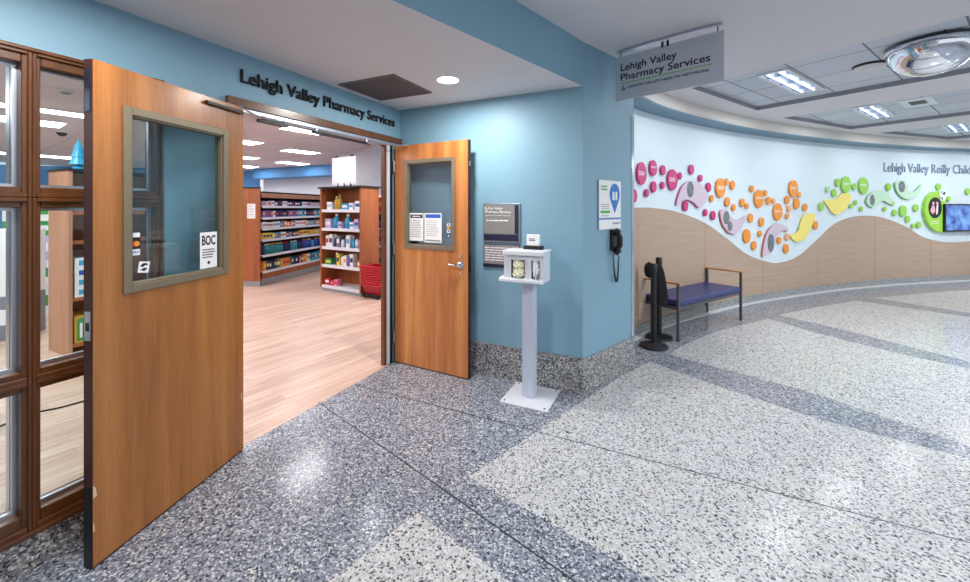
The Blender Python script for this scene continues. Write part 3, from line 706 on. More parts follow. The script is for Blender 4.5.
g = tag(crumple('glove_bundle', 1.449-.057, -.215-.118, .996, .05, .026, .034, M['yellp'], None, 5), 'lower pale yellow glove bundle in the wide dispenser opening', 'gloves', None)
g = tag(crumple('tissue_bundle', 1.449+.082, -.215-.122, 1.035, .026, .028, .07, M['tissue'], None, 7), 'crumpled white tissues in the narrow dispenser opening', 'tissues', None)
t = thing('card_holder', 'white card in a small black holder standing on top of the dispenser', 'card holder', (1.449+.02, -.215+.01, 1.172))
bm = B(); box(bm, -.075, .075, -.035, .035, 0, .028); obj('holder_base', bm, M['black'], t, bevel=.003)
bm = B(); box(bm, -.055, .05, -.012, .012, .028, .118); cdz = obj('card', bm, M['paper'], t, bevel=.002)
bm = B(); lines(bm, -.035, .03, [.08, .068], .006, frame((0, -.0125, 0), (1, 0, 0), (0, -1, 0))); obj('small_print', bm, M['ink'], cdz)

# ------------------------------------------------------------------ wall phone and its sign on wall C
TC = frame(BC, cdir, cnor)     # local: x along the wall, y up, z out
def onC(px, py):
    p = onv(px, py, BC[:2], CE[:2]); return (Vector((p.x, p.y, 0))-BC).dot(cdir), p.z
x0, za = onC(597.8, 179.3); x1, zb = onC(619.4, 228.3); zt = onC(619.4, 182.4)[1]; za = (za+zt)/2
t = thing('phone_sign', 'white sign with blue map-pin symbol above the wall telephone', 'sign'); t.matrix_world = TC @ Matrix.Translation((x0, zb, 0))
w_, h_ = x1-x0, za-zb
bm = B(); box(bm, -.004, w_+.004, -.004, h_+.004, 0, .012); obj('sign_board', bm, M['alu'], t, bevel=.002)
bm = B(); box(bm, 0, w_, h_*.24, h_, .012, .014); box(bm, 0, w_, 0, h_*.2, .012, .014); obj('face', bm, M['paper'], t)
bm = B(); box(bm, 0, w_, h_*.2, h_*.225, .012, .0145); obj('blue_rule', bm, M['bluel'], t)
bm = B(); cx_, cy_, r_ = w_*.7, h_*.72, w_*.24
prism(bm, [(cx_, cy_-r_*2.0)] + [(cx_+r_*math.cos(a), cy_+r_*1.15*math.sin(a)) for a in [(-.35+i/14*(PI+.7)) for i in range(15)]], .014, .0155); obj('map_pin', bm, M['bluel'], t)
bm = B()
for dx in (-.028, .03): lathe(bm, [(0, 0), (.016, 0), (.016, .001), (0, .001)], 14, Matrix.Translation((cx_+dx*.8, cy_+.01, .0155))); box(bm, cx_+dx*.8-.016, cx_+dx*.8+.016, cy_-.05, cy_+.002, .0155, .0165)
obj('people_symbol', bm, M['paper'], t)
bm = B(); box(bm, w_*.06, w_*.48, h_*.33, h_*.385, .014, .015); lines(bm, w_*.08, w_*.4, [h_*.86, h_*.8], .014, Matrix.Translation((0, 0, .014))); obj('green_print', bm, M['greenl'], t)
bm = B(); lines(bm, w_*.08, w_*.5, [h_*.5, h_*.46, h_*.42, h_*.27], .006, Matrix.Translation((0, 0, .014))); lines(bm, w_*.6, w_*.95, [h_*.1], .014, Matrix.Translation((0, 0, .014)), jag=0); obj('small_print', bm, M['inkg'], t)
xp, zp = onC(612.5, 252.5); zt = zb-.006
t = thing('wall_phone', 'black wall telephone with coiled cord hanging under the phone sign', 'telephone'); t.matrix_world = TC @ Matrix.Translation((xp, zp, 0))
H = zt-zp; bm = B(); box(bm, -.05, .06, .02, H, 0, .03); obj('phone_base', bm, M['blackp'], t, bevel=.008)
bm = B(); box(bm, .045, .062, .03, H-.03, .012, .05); obj('side_plate', bm, M['paper'], t, bevel=.004)
bm = B(); tube(bm, [(0, H-.02, .045), (0, H*.7, .075), (0, H*.35, .075), (0, .02, .045)], .021, 12)
tube(bm, [(0, H-.01, .03), (0, H-.035, .062)], .03, 12); tube(bm, [(0, 0.0, .03), (0, .035, .062)], .03, 12); obj('handset', bm, M['black'], t, smooth=True)
bm = B(); pts = []
for i in range(241):
    u = i/240; x = -.04+.09*u+.012*math.sin(PI*u); z_ = -.005-.25*math.sin(PI*u)**.7; a = u*2*PI*34
    pts.append((x+.006*math.cos(a), z_+.003*math.sin(a*1.0), .03+.006*math.sin(a)))
tube(bm, pts, .0042, 5); obj('coiled_cord', bm, M['black'], t)

# ------------------------------------------------------------------ bench
bd_ = (Vector((3.294, 3.015, 0))-Vector((2.527, 1.737, 0))); BLn = bd_.length; ba = math.atan2(bd_.y, bd_.x); BW = .46
t = thing('bench', 'upholstered bench with blue vinyl seat and wooden armrests by the curved wall', 'bench', (2.527, 1.737, 0), ba)
# local x along the front, local +y towards the wall
bm = B(); box(bm, .02, BLn-.02, -.01, BW, .385, .45); obj('seat', bm, M['vinyl'], t, bevel=.018, segs=3)
bm = B(); box(bm, 0, BLn, 0, BW, .345, .382); obj('seat_frame', bm, M['bmetal'], t, bevel=.003)
for x in (0, BLn):
    for y in (0, BW-.02):
        bm = B(); box(bm, x-.014, x+.014, y-.014, y+.014, .006, .635); lg = obj('leg', bm, M['bmetal'], t, bevel=.003)
        bm = B(); lathe(bm, [(0, 0), (.02, 0), (.02, .006), (0, .006)], 14, Matrix.Translation((x, y, 0))); obj('foot_glide', bm, M['black'], lg)
    bm = B(); box(bm, x-.026, x+.026, -.03, BW+.01, .635, .658); obj('armrest', bm, M['armw'], t, bevel=.008)

# ------------------------------------------------------------------ stanchions
def stanchion(loc, label, H=.9):
    t = thing('stanchion', label, 'stanchion', loc)
    bm = B(); lathe(bm, [(0, 0), (.142, 0), (.147, .008), (.142, .022), (.1, .034), (.045, .045), (.03, .05), (0, .05)], 40); obj('base', bm, M['stan'], t, smooth=True)
    bm = B(); lathe(bm, [(.03, .045), (.03, H-.06), (0, H-.06)], 24); obj('pole', bm, M['stan'], t, smooth=True)
    bm = B(); lathe(bm, [(.03, H-.1), (.036, H-.095), (.036, H-.01), (.03, H), (0, H)], 24); obj('head', bm, M['blackp'], t, smooth=True)
    return t
a1 = onz(653.5, 344.8, .02); a2 = onz(659, 336, .02)
s1 = stanchion((a1.x, a1.y, 0), 'nearer black belt post with a round base, in front of the bench')
s2 = stanchion((a2.x, a2.y, 0), 'farther black belt post, half hidden behind the nearer one', .93)
# slack belt looped over the two heads and hanging down
def belt(pts, w, name, label):
    bm = B(); prev = None
    for (p, wd) in zip(pts, w):
        p = Vector(p); c = [bm.verts.new(p+Vector((sx*wd*RGT.x+sy*.006*FWD.x, sx*wd*RGT.y+sy*.006*FWD.y, 0))) for sx, sy in ((-1, -1), (1, -1), (1, 1), (-1, 1))]
        if prev:
            for k in range(4): bm.faces.new((prev[k], prev[(k+1) % 4], c[(k+1) % 4], c[k]))
        else: bm.faces.new(c)
        prev = c
    bm.faces.new(prev[::-1]); o = obj(name, bm, M['cloth'], smooth=True); o.modifiers.new('s', 'SUBSURF').levels = 2; o.modifiers['s'].render_levels = 2
    return tag(o, label, 'strap')
Yp = (a1-CAM).dot(FWD)
def pt(px, py, dy=0): return at(px, py, Yp+dy)
belt([pt(659, 264, .12), pt(660.5, 272, .11), pt(662, 284, .11), pt(663.5, 298, .12), pt(664, 306, .13)], [.03, .05, .056, .06, .055], 'hanging_strap', 'black strap draped between the two posts, hanging to bench height')
o = crumple('belt_reel', *(pt(650.0, 270, .02)), .062, .05, .085, M['cloth'], None, 0); tag(o, 'bunched black belt hanging at the head of the nearer post', 'belt')

# ------------------------------------------------------------------ wall art: discs
def Z4(x, y, r): return (630+x/4.476, 140+y/4.476, r/4.476)
def Z2(x, y, r): return (700+x/3.593, 120+y/3.593, r/3.593)
pinks = [Z4(*a) for a in ((55,150,50),(107,125,35),(151,135,22),(193,178,47),(227,160,16),(278,132,22),(319,171,16),(355,212,21),(109,210,25),(78,238,18),(149,203,17),(251,296,23),(341,325,16),(375,338,21),(22,250,30))]
oranges = [Z4(*a) for a in ((408,215,43),(436,187,15),(462,202,20),(369,262,16),(439,277,21),(467,303,15),(506,281,19),(527,296,13),(549,218,15),(580,263,40),(609,237,13),(623,272,18),(665,322,38),(543,350,20),(592,367,20),(526,430,31),(558,473,20),(585,420,14),(671,450,16),(702,487,21),(707,268,19),(735,218,38),(707,342,13),(749,285,24))] + [Z2(380,314,14), Z2(417,378,16)]
peaches = [Z4(647,272,12), Z4(716,308,15), Z4(707,435,16), Z2(360,269,10)]
greens = [Z2(*a) for a in ((438,312,15),(485,262,14),(498,225,15),(527,232,30),(557,240,12),(590,236,30),(545,310,9),(562,297,9),(582,319,9),(680,241,14),(667,320,9),(695,300,8),(702,333,12),(732,327,20),(749,356,13),(768,381,9),(789,377,12),(778,316,14),(860,240,12),(895,283,10),(965,257,12))]
mints = [Z2(462,250,11)]
marks = [((643, 172), 'the largest pink disc'), ((690, 195), 'the pink-edged arch'), ((732, 222), 'the orange-edged hook'), ((773, 238), 'the tall lavender swoosh'), ((803, 228), 'the upright yellow swoosh'),
         ((838, 203), 'the curled yellow swoosh'), ((880, 197), 'the pale green arch'), ((908, 190), 'the pale green hook'), ((931, 212), 'the lime panel'), ((721, 188), 'the leftmost large orange one'), ((759, 199), 'the middle large orange one'), ((794, 189), 'the rightmost large orange one')]
def where(x, y):
    best = min(marks, key=lambda m: (m[0][0]-x)**2+(m[0][1]-y)**2 if (m[0][0]-x)**2+(m[0][1]-y)**2 > 9 else 1e9)
    dx, dy = x-best[0][0], y-best[0][1]
    v = 'above' if dy < -5 else ('below' if dy > 5 else ''); h = 'left' if dx < -5 else ('right' if dx > 5 else '')
    s = (v+' and '+h+' of ' if v and h else (v+' ' if v else (h+' of ' if h else 'beside '))); return s+best[1]
def proud(px, py, t, n, h):     # foot on the wall of a thing whose face stands h out where the sight line passes
    rr_ = ray(px, py); return CAM+rr_*(t-h/(-rr_.dot(n)))-n*h
entries = []
for cname, lst, m in (('pink', pinks, 'pink'), ('orange', oranges, 'orange'), ('peach', peaches, 'peach'), ('green', greens, 'green'), ('pale green', mints, 'mint')):
    for (x, y, r) in lst:
        size = 'large' if r > 7 else ('medium' if r > 4.2 else 'small')
        entries.append([cname, size, x, y, r, m, '%s %s wall disc %s' % (size, cname, where(x, y))])
from collections import defaultdict
dd = defaultdict(list)
for e in entries: dd[e[-1]].append(e)
ordw = ['first', 'second', 'third', 'fourth', 'fifth', 'sixth', 'seventh']
for k, v in dd.items():
    if len(v) > 1:
        v.sort(key=lambda e: e[2])
        for i, e in enumerate(v): e[-1] = k+', '+ordw[i]+' from left'
for cname, size, x, y, r, m, lab in entries:
    s, z, tt = wall_hit(x, y); rad = r*tt/FPX; d, n = wn(s); o = proud(x, y, tt, n, .034)
    T = frame(o, d, n); root = thing('art_disc', lab, 'wall disc', group=cname+' discs on the curved wall'); root.matrix_world = T
    bm = B(); lathe(bm, [(0, .012), (rad-.003, .012), (rad, .014), (rad, .030), (rad-.003, .034), (0, .034)], 36); [v.co.__setitem__(0, v.co.x*.84) for v in bm.verts]; obj('disc_face', bm, M[m], root, smooth=True)
    bm = B(); lathe(bm, [(0, 0), (min(.02, rad*.5), 0), (min(.02, rad*.5), .012), (0, .012)], 12); obj('standoff', bm, M['alu'], root)
    if r > 7.2:
        bm = B(); lines(bm, -rad*.65, rad*.7, [rad*.12, -rad*.02, -rad*.16][:3 if r > 9 else 2], rad*.07, Matrix.Translation((0, 0, .034)), .0015, jag=.3); obj('lettering', bm, M['wtext'], root)

# ------------------------------------------------------------------ wall art: swooshes
def swoosh(pts, m, rimm, label, photo=None, phm='photo'):
    S_ = [wall_hit(*p) for p in pts]; s0 = sum(a[0] for a in S_)/len(S_); z0 = sum(a[1] for a in S_)/len(S_)
    d, n = wn(s0); root = thing('art_swoosh', label, 'wall art'); root.matrix_world = frame(wp(s0-.03, 0, z0), d, n)
    P = [Vector((a[0]-s0, a[1]-z0, 0)) for a in S_]; Q = []
    for i in range(len(P)):     # round the outline
        p0, p1, p2, p3 = P[i-1], P[i], P[(i+1) % len(P)], P[(i+2) % len(P)]
        for j in range(4):
            t = j/4; Q.append(.5*((2*p1)+(p2-p0)*t+(2*p0-5*p1+4*p2-p3)*t*t+(3*p1-p0-3*p2+p3)*t**3))
    def slab(Q, za, zb):
        bm = B(); a = [bm.verts.new((q.x, q.y, za)) for q in Q]; b = [bm.verts.new((q.x, q.y, zb)) for q in Q]; n_ = len(Q)
        for i in range(n_): bm.faces.new((a[i], a[(i+1) % n_], b[(i+1) % n_], b[i]))
        for tr in tessellate_polygon([Q]):
            try: bm.faces.new([a[i] for i in tr]); bm.faces.new([b[i] for i in tr])
            except ValueError: pass
        return bm
    obj('swoosh_face', slab(Q, .02, .032), m, root)
    if rimm: obj('swoosh_rim', slab([q*1.0+Vector((-.018, -.006, 0)) for q in Q], .014, .020), rimm, root)
    for x in (-.06, .06):
        bm = B(); lathe(bm, [(0, 0), (.012, 0), (.012, .014), (0, .014)], 10, Matrix.Translation((P[0].x*.2+x, 0, 0))); obj('standoff', bm, M['alu'], root)
    for ph in (photo or []):
        a = wall_hit(ph[0], ph[1]); rr = ph[3]*a[2]/FPX; bm = B()
        prism(bm, [(a[0]-s0+rr*ph[2]*math.cos(k*PI/14), a[1]-z0+rr*math.sin(k*PI/14)) for k in range(28)], .032, .034); obj('photo_print', bm, M[phm], root)
q4 = lambda L_: [Z4(x, y, 1)[:2] for x, y in L_]; q2 = lambda L_: [Z2(x, y, 1)[:2] for x, y in L_]
swoosh(q4([(207,293),(215,250),(235,205),(265,184),(300,190),(330,215),(345,250),(330,285),(305,303),(285,283),(258,268),(235,270),(218,285)]), M['lav'], M['rimp'], 'lavender arch-shaped swoosh with pink edge and grey photo among the pink discs', [(Z4(265,222,1)[0], Z4(265,222,1)[1], .75, 8)])
swoosh(q4([(402,325),(415,310),(432,314),(450,345),(480,358),(522,338),(505,375),(480,412),(462,422),(435,410),(412,375)]), M['lav'], M['rim'], 'lavender hooked swoosh with orange edge and two grey photos', [(Z4(427,348,1)[0], Z4(427,348,1)[1], .8, 6.5), (Z4(442,385,1)[0], Z4(442,385,1)[1], .8, 5)])
swoosh(q4([(592,520),(597,470),(610,420),(635,385),(665,375),(700,392),(704,408),(680,405),(655,425),(642,460),(632,500),(610,512)]), M['lav'], M['rim'], 'tall lavender swoosh with orange edge and narrow grey photo low on the white wall', [(Z4(626,460,1)[0], Z4(626,460,1)[1], .6, 9)])
swoosh(q2([(325,412),(350,400),(360,365),(375,340),(410,338),(405,365),(390,400),(370,428),(345,437),(328,425)]), M['yel'], None, 'upright yellow swoosh beside the tall lavender one')
swoosh(q2([(443,290),(460,286),(490,282),(510,264),(540,268),(535,300),(515,325),(490,340),(470,330),(458,310)]), M['yel'], None, 'curled yellow swoosh under the large green discs')
swoosh(q2([(597,290),(610,265),(640,252),(665,258),(690,285),(694,305),(675,300),(655,290),(640,302),(620,315),(602,305)]), M['pgreen'], M['rimg'], 'pale green arch swoosh with dark photo at its left end', [(Z2(616,288,1)[0], Z2(616,288,1)[1], .6, 5.6)])
swoosh(q2([(702,225),(725,217),(742,230),(747,255),(770,257),(795,232),(785,262),(765,280),(740,285),(715,270),(702,245)]), M['pgreen'], M['rimg'], 'pale green hooked swoosh with dark photo below the wall lettering', [(Z2(722,240,1)[0], Z2(722,240,1)[1], .8, 5.6)])

# lime panel with portrait, screen
g5 = lambda x, y: (800+x/4.847, 150+y/4.847)
S_ = [wall_hit(*g5(x, y)) for x, y in ((690,208),(660,200),(630,203),(606,222),(592,255),(587,300),(597,340),(615,372),(640,392),(662,398),(690,398))]
s0, z0, _ = wall_hit(*g5(640, 300)); d, n = wn(s0); T = frame(wp(s0, 0, z0), d, n)
t = thing('photo_display', 'rounded lime green wall panel left of the screen', 'wall panel'); t.matrix_world = T
bm = B(); prism(bm, [(a[0]-s0, a[1]-z0) for a in S_], .005, .06); obj('panel_body', bm, M['lime'], t, bevel=.006)
a = wall_hit(*g5(635, 280)); rr = 50/4.847*a[2]/FPX; cx_, cy_ = a[0]-s0, a[1]-z0
bm = B(); prism(bm, [(cx_+rr*.85*math.cos(k*PI/16), cy_+rr*math.sin(k*PI/16)) for k in range(32)], .06, .066); pp = obj('portrait_oval', bm, M['black'], t)
bm = B(); 
for (dx, sgn) in ((-.08, 1), (.07, 1)):
    lathe(bm, [(0, 0), (.032, 0), (.032, .002), (0, .002)], 16, Matrix.Translation((cx_+dx*.7, cy_+.09, .066)))
prism(bm, [(cx_-.14, cy_-.06), (cx_-.08, cy_+.05), (cx_-.03, cy_+.05), (cx_+.0, cy_-.07), (cx_-.07, cy_-.13)], .066, .068); obj('portrait_figures', bm, mat('portrait_skin', (244, 176, 190), .6), pp)
bm = B(); prism(bm, [(cx_+.02, cy_-.14), (cx_+.03, cy_+.04), (cx_+.08, cy_+.06), (cx_+.06, cy_-.12)], .066, .0685); obj('portrait_shirt', bm, M['paper'], pp)
bm = B(); lines(bm, cx_-.1, cx_+.12, [cy_-.28, cy_-.32], .012, Matrix.Translation((0, 0, .06))); obj('lettering', bm, M['wtext'], t)
# spotted cluster at the panel's upper corner
s0, z0, tt = wall_hit(938, 196.5); d, n = wn(s0); t = thing('spotted_ornament', 'black and white spotted ornament at the top corner of the lime panel', 'wall ornament'); t.matrix_world = frame(wp(s0, 0, z0), d, n)
bm = B(); prism(bm, [(-.1, .1), (-.02, .06), (.08, .12), (.1, .0), (.04, -.1), (-.06, -.08), (-.08, 0)], .062, .075); obj('ornament_body', bm, M['paper'], t)
bm = B()
for i in range(9):
    x, y = random.uniform(-.07, .08), random.uniform(-.07, .09); r = random.uniform(.012, .024); lathe(bm, [(0, 0), (r, 0), (r, .002), (0, .002)], 12, Matrix.Translation((x, y, .075)))
obj('spots', bm, M['black'], t)
bm = B(); box(bm, -.05, .05, -.05, .05, 0, .062); obj('bracket', bm, M['alu'], t)
# screen
a = wall_hit(941, 204); b = wall_hit(941, 231.5); tw = 1.02; s0 = a[0]-.06; z0 = b[1]; th = a[1]-b[1]
d, n = wn(s0+tw/2); T = frame(wp(s0+tw/2, 0, z0), d, n)
t = thing('display_screen', 'black framed wall screen showing a blue picture at the right edge of the photo', 'screen'); t.matrix_world = T
bm = B(); box(bm, -tw/2, tw/2, 0, th, .05, .10); obj('screen_housing', bm, M['black'], t, bevel=.004)
bm = B(); box(bm, -tw/2+.03, tw/2-.03, .03, th-.03, .10, .102); obj('screen_display', bm, M['screen'], t)
bm = B(); box(bm, -.2, .2, .1, th-.1, .0, .05); obj('wall_mount', bm, M['darkm'], t)
# slate lettering high on the curved wall
a = wall_hit(883.5, 171.5); b = wall_hit(969, 173.5); top = wall_hit(884, 162.5)[1]; cap = top-a[1]
wtot = (b[0]-a[0])*1.12
t = thing('wall_lettering', 'slate grey letters high on the curved wall reading Lehigh Valley Reilly', 'sign')
zz = a[1]
letters(t, 'Lehigh Valley Reilly Children', wtot*1.03, cap, M['greytext'], None, .012, -.004, bend=lambda v: wp(a[0]+v.x, .002+v.z, zz+v.y))

# ------------------------------------------------------------------ pharmacy shell
bm = B(); box(bm, -14, -.12, -7, 9, ZP, ZP+.05); struct('ceiling_pharmacy', bm, M['ptile'])
P1 = at(200, HY, 12.9); P2 = at(253, HY, 12.7); P3 = at(345, HY, 11.2); P4 = at(420, HY, 10.0)
def vwall(name, p, q, z0, z1, m, th=.1):
    d = Vector((q.x-p.x, q.y-p.y, 0)).normalized(); n = Vector((-d.y, d.x, 0))*th
    bm = B(); prism(bm, [p[:2], q[:2], (q.x+n.x, q.y+n.y), (p.x+n.x, p.y+n.y)], z0, z1); return struct(name, bm, m)
vwall('wall_bulkhead', P2, P4, 2.45, ZP, M['pblue'], .8)
off = FWD*.6; vwall('wall_pharmacy_far', P2+off, P4+off, 0, 2.75, M['ppaint'])
vwall('wall_pharmacy_blue', at(-60, HY, 11), at(253, HY, 12.9)+off*.6, 0, ZP, M['pblue'])
vwall('wall_pharmacy_side', Vector((-10.5, -7, 0)), at(-60, HY, 11), 0, ZP, M['ppaint'])
c0 = at(338.6, HY, 9.0); c1 = at(372.5, HY, 8.1); c2 = at(392, HY, 8.9); c3 = c0+(c2-c1)
bm = B(); prism(bm, [c0[:2], c1[:2], c2[:2], c3[:2]], 0, ZP); t = struct('wall_column', bm, M['ppaint'])
bm = B(); box(bm, -14, -.12, -7.1, -7, 0, ZP); struct('wall_pharmacy_near', bm, M['ppaint'])
vwall('wall_pharmacy_right', at(420, HY, 10.0)+FWD*.6, Vector((.95, 5.5, 0)), 0, ZP, M['ppaint']); vwall('wall_pharmacy_back', Vector((.95, 5.5, 0)), Vector((.95, .15, 0)), 0, ZP, M['ppaint'])

def panel_light(px, L, W, label, rz=math.radians(80.5), seen=True):
    c = onz(px[0], px[1], ZP) if len(px) == 2 else Vector(px)
    t = thing('ceiling_light', label, 'ceiling light', (c.x, c.y, ZP), rz)
    bm = B(); a, b = L/2, W/2
    for q in ((-a, a, -b, -b+.02), (-a, a, b-.02, b), (-a, -a+.02, -b+.02, b-.02), (a-.02, a, -b+.02, b-.02)): box(bm, *q, -.012, 0)
    obj('light_frame', bm, M['dwhite'], t)
    bm = B(); box(bm, -a+.02, a-.02, -b+.02, b-.02, -.008, -.002); obj('lens', bm, M['lampp'], t)
panel_light((306, 130), .7, .45, 'lit ceiling panel just under the door header inside the pharmacy')
panel_light((377, 114), .3, .3, 'lit ceiling panel nearest the doorway inside the pharmacy')
panel_light((301, 151.5), .75, .45, 'lit ceiling panel above the shelves, centre of the doorway view')
panel_light((293, 163), .8, .5, 'farthest lit ceiling panel, above the blue bulkhead')
panel_light((238, 141), .75, .5, 'lit ceiling panel beside the left door leaf, highest of three')
panel_light((241, 157), .75, .5, 'lit ceiling panel beside the left door leaf, middle of three')
panel_light((240, 166), .9, .6, 'lit ceiling panel beside the left door leaf, lowest of three')
panel_light((62, 112.5), 1.25, .35, 'long lit ceiling panel seen through the upper window pane', math.radians(80))
panel_light((60, 157), 2.4, .6, 'far lit ceiling panel seen through the upper pane, over the shelf unit', math.radians(80))
panel_light((2, 118), 1.2, .6, 'lit ceiling panel at the far left edge of the photo')
c = onz(66, 90, ZP); t = thing('smoke_detector', 'white smoke detector on the pharmacy ceiling seen through the window', 'smoke detector', (c.x, c.y, ZP))
bm = B(); lathe(bm, [(0, -.035), (.05, -.035), (.06, -.015), (.06, 0), (0, 0)], 24); obj('detector_body', bm, M['dwhite'], t, smooth=True)
bm = B(); lathe(bm, [(.045, -.0355), (.055, -.026), (.052, -.03)], 24); obj('detector_slot', bm, M['black'], t)
c = onz(62, 131, ZP); t = thing('camera_dome', 'small dark security camera dome on the pharmacy ceiling seen through the window', 'security camera', (c.x, c.y, ZP))
bm = B(); lathe(bm, [(.08, -.03), (.08, 0), (0, 0)], 24); obj('housing', bm, M['dwhite'], t, smooth=True)
bm = B(); lathe(bm, [(0, -.09), (.03, -.082), (.055, -.06), (.065, -.03), (0, -.03)], 24); obj('dome', bm, M['black'], t, smooth=True)

# ------------------------------------------------------------------ long shelving (seen through the doorway)
G0 = Vector((-4.659, 1.802, 0)); G1 = Vector((-5.172, 3.556, 0)); gd = (G1-G0).normalized(); GL = 2.25
t = thing('shelving_unit', 'long wood-framed six-shelf shelving with packed goods deep in the pharmacy', 'shelving', G0[:], math.atan2(gd.y, gd.x))
# local x along, front faces -y
SZ = [1.544, 1.32, 1.11, .89, .59, .28]
bm = B(); box(bm, 0, GL, .33, .36, .12, 1.78); obj('back_panel', bm, M['sdark'], t)
bm = B(); box(bm, 0, GL, -.02, .36, 0, .13); obj('kick_plate', bm, M['kick'], t)
bm = B(); box(bm, 0, GL, -.01, 0, .13, .25); obj('base_panel', bm, M['swood'], t)
bm = B(); box(bm, 0, GL, -.02, .36, 1.79, 1.82); obj('top_slab', bm, M['sdark'], t)
bm = B(); box(bm, 0, GL, -.01, .01, 1.70, 1.79); obj('header_panel', bm, M['swoodl'], t)
bm = B(); box(bm, GL, GL+.03, -.02, .36, 0, 1.82); obj('end_panel', bm, M['swood'], t)
for z in SZ:
    bm = B(); box(bm, .01, GL, 0, .33, z-.02, z); sh = obj('shelf', bm, M['shelf'], t)
    bm = B(); box(bm, .01, GL, -.012, 0, z-.045, z-.002); obj('price_strip', bm, mat('price_strip', (226, 230, 238), .4), sh)
bm = B(); box(bm, -.37, -.012, -.05, -.02, .1, 1.88)
t2_ = thing('shelf_end', 'tall reddish wood end panel with a white notice at left of the long shelving', 'shelf end', (G0.x, G0.y, 0), math.radians(22))
obj('end_board', bm, M['swood'], t2_)
bm = B(); box(bm, -.37, -.012, -.045, -.02, 0, .1); obj('kick_plate', bm, M['kick'], t2_)
bm = B(); box(bm, -.38, -.01, -.06, -.01, 1.88, 1.9); obj('cap', bm, M['sdark'], t2_)
bm = B(); box(bm, -.26, -.1, -.053, -.05, 1.3, 1.58); n_ = obj('notice', bm, M['paper'], t2_)
bm = B(); lines(bm, -.25, -.11, [1.55-.03*i for i in range(8)], .01, frame((0, -.0532, 0), (1, 0, 0), (0, -1, 0))); obj('small_print', bm, M['inkg'], n_)

# product prototypes: meshes shared by every copy
pal = dict(white=(236, 238, 242), blue=(38, 74, 168), navy=(28, 36, 92), cyan=(60, 160, 206), teal=(40, 150, 160), yellow=(232, 206, 70), orange=(236, 140, 50), red=(196, 40, 50), green=(50, 150, 80), purple=(120, 90, 170), grey=(120, 124, 134), amber=(206, 160, 60), pinkish=(220, 120, 160), lilac=(190, 180, 220))
PM = {k: mat('pack_'+k, v, .45) for k, v in pal.items()}
def carton_mesh(w, dpt, hh, c, c2):
    bm = B(); box(bm, -w/2, w/2, -dpt/2, dpt/2, 0, hh); box(bm, -w/2*.82, w/2*.82, -dpt/2-.001, -dpt/2, hh*.35, hh*.7, mi=1)
    me = bpy.data.meshes.new('carton'); bm.to_mesh(me); bm.free(); me.materials.append(PM[c]); me.materials.append(PM[c2]); return me
def bottle_mesh(r, hh, c, c2):
    bm = B(); lathe(bm, [(0, 0), (r, 0), (r, hh*.68), (r*.45, hh*.8), (r*.42, hh*.84)], 12); lathe(bm, [(r*.5, hh*.84), (r*.5, hh), (0, hh)], 12, mi=1)
    bmesh.ops.recalc_face_normals(bm, faces=bm.faces[:]); me = bpy.data.meshes.new('bottle'); bm.to_mesh(me); bm.free(); me.materials.append(PM[c]); me.materials.append(PM[c2])
    for p in me.polygons: p.use_smooth = True
    return me
rows = [(['white', 'grey', 'navy', 'white', 'lilac'], .10, 'carton', 'top'), (['blue', 'navy', 'white', 'purple', 'cyan'], .14, 'carton', 'second'), (['white', 'cyan', 'blue', 'orange', 'white'], .12, 'carton', 'third'),
        (['yellow', 'amber', 'white', 'cyan', 'navy'], .12, 'carton', 'fourth'), (['navy', 'blue', 'teal', 'cyan', 'white', 'grey'], .2, 'bottle', 'fifth'), (['white', 'green', 'cyan', 'orange', 'navy'], .19, 'carton', 'bottom')]
TGm = Matrix.Translation(G0) @ Matrix.Rotation(math.atan2(gd.y, gd.x), 4, 'Z')
protos = {}
for ri, (cols, hh, kind, word) in enumerate(rows):
    x = .05; z = SZ[ri]; run = 0; cur = random.choice(cols)
    while x < GL-.06:
        if run <= 0: cur = random.choice(cols); run = random.randint(1, 4)
        run -= 1
        w_ = random.choice((.06, .075, .09)); key = (kind, w_, round(hh, 2), cur)
        if key not in protos:
            c2 = random.choice(['white', 'yellow', 'navy', 'red'] if cur != 'white' else ['blue', 'red', 'navy', 'grey', 'green'])
            protos[key] = carton_mesh(w_-.008, .1, hh*random.uniform(.8, 1), cur, c2) if kind == 'carton' else bottle_mesh(w_/2-.004, hh, cur, c2)
        o = bpy.data.objects.new('product_'+kind, protos[key]); COL.objects.link(o)
        p = TGm @ Vector((x+w_/2, .07, z)); o.location = p; o.rotation_euler = (0, 0, math.atan2(gd.y, gd.x)+random.uniform(-.06, .06))
        nm = {'purple': 'purple'}.get(cur, cur)
        tag(o, 'small %s %s in the packed row on the %s shelf of the long shelving' % (nm, 'box' if kind == 'carton' else 'bottle', word), 'box' if kind == 'carton' else 'bottle', '%s %s on the %s shelf of the long shelving' % (nm, 'boxes' if kind == 'carton' else 'bottles', word))
        x += w_

# ------------------------------------------------------------------ end display with baskets
E0 = Vector((-3.353, 2.013, 0)); E1 = Vector((-2.271, 1.899, 0)); ed = (E1-E0).normalized(); EL = (E1-E0).length; ea = math.atan2(ed.y, ed.x)
t = thing('display_shelf', 'wooden five-shelf display unit facing the doorway with a white sign on top', 'shelving', E0[:], ea)
EZ = [1.47, 1.135, .80, .475, .10]
bm = B(); box(bm, 0, .04, 0, .4, .06, 1.85); obj('side_panel', bm, M['swood'], t)
bm = B(); box(bm, EL-.04, EL, 0, .4, .06, 1.85); obj('side_panel', bm, M['swood'], t)
bm = B(); box(bm, .04, EL-.04, .36, .4, .06, 1.85); obj('back_panel', bm, M['swood'], t)
bm = B(); box(bm, -.03, EL+.03, -.03, .43, 1.85, 1.88); obj('top_slab', bm, M['sdark'], t)
bm = B(); box(bm, .02, EL-.02, .02, .4, 0, .06); obj('kick_plate', bm, M['kick'], t)
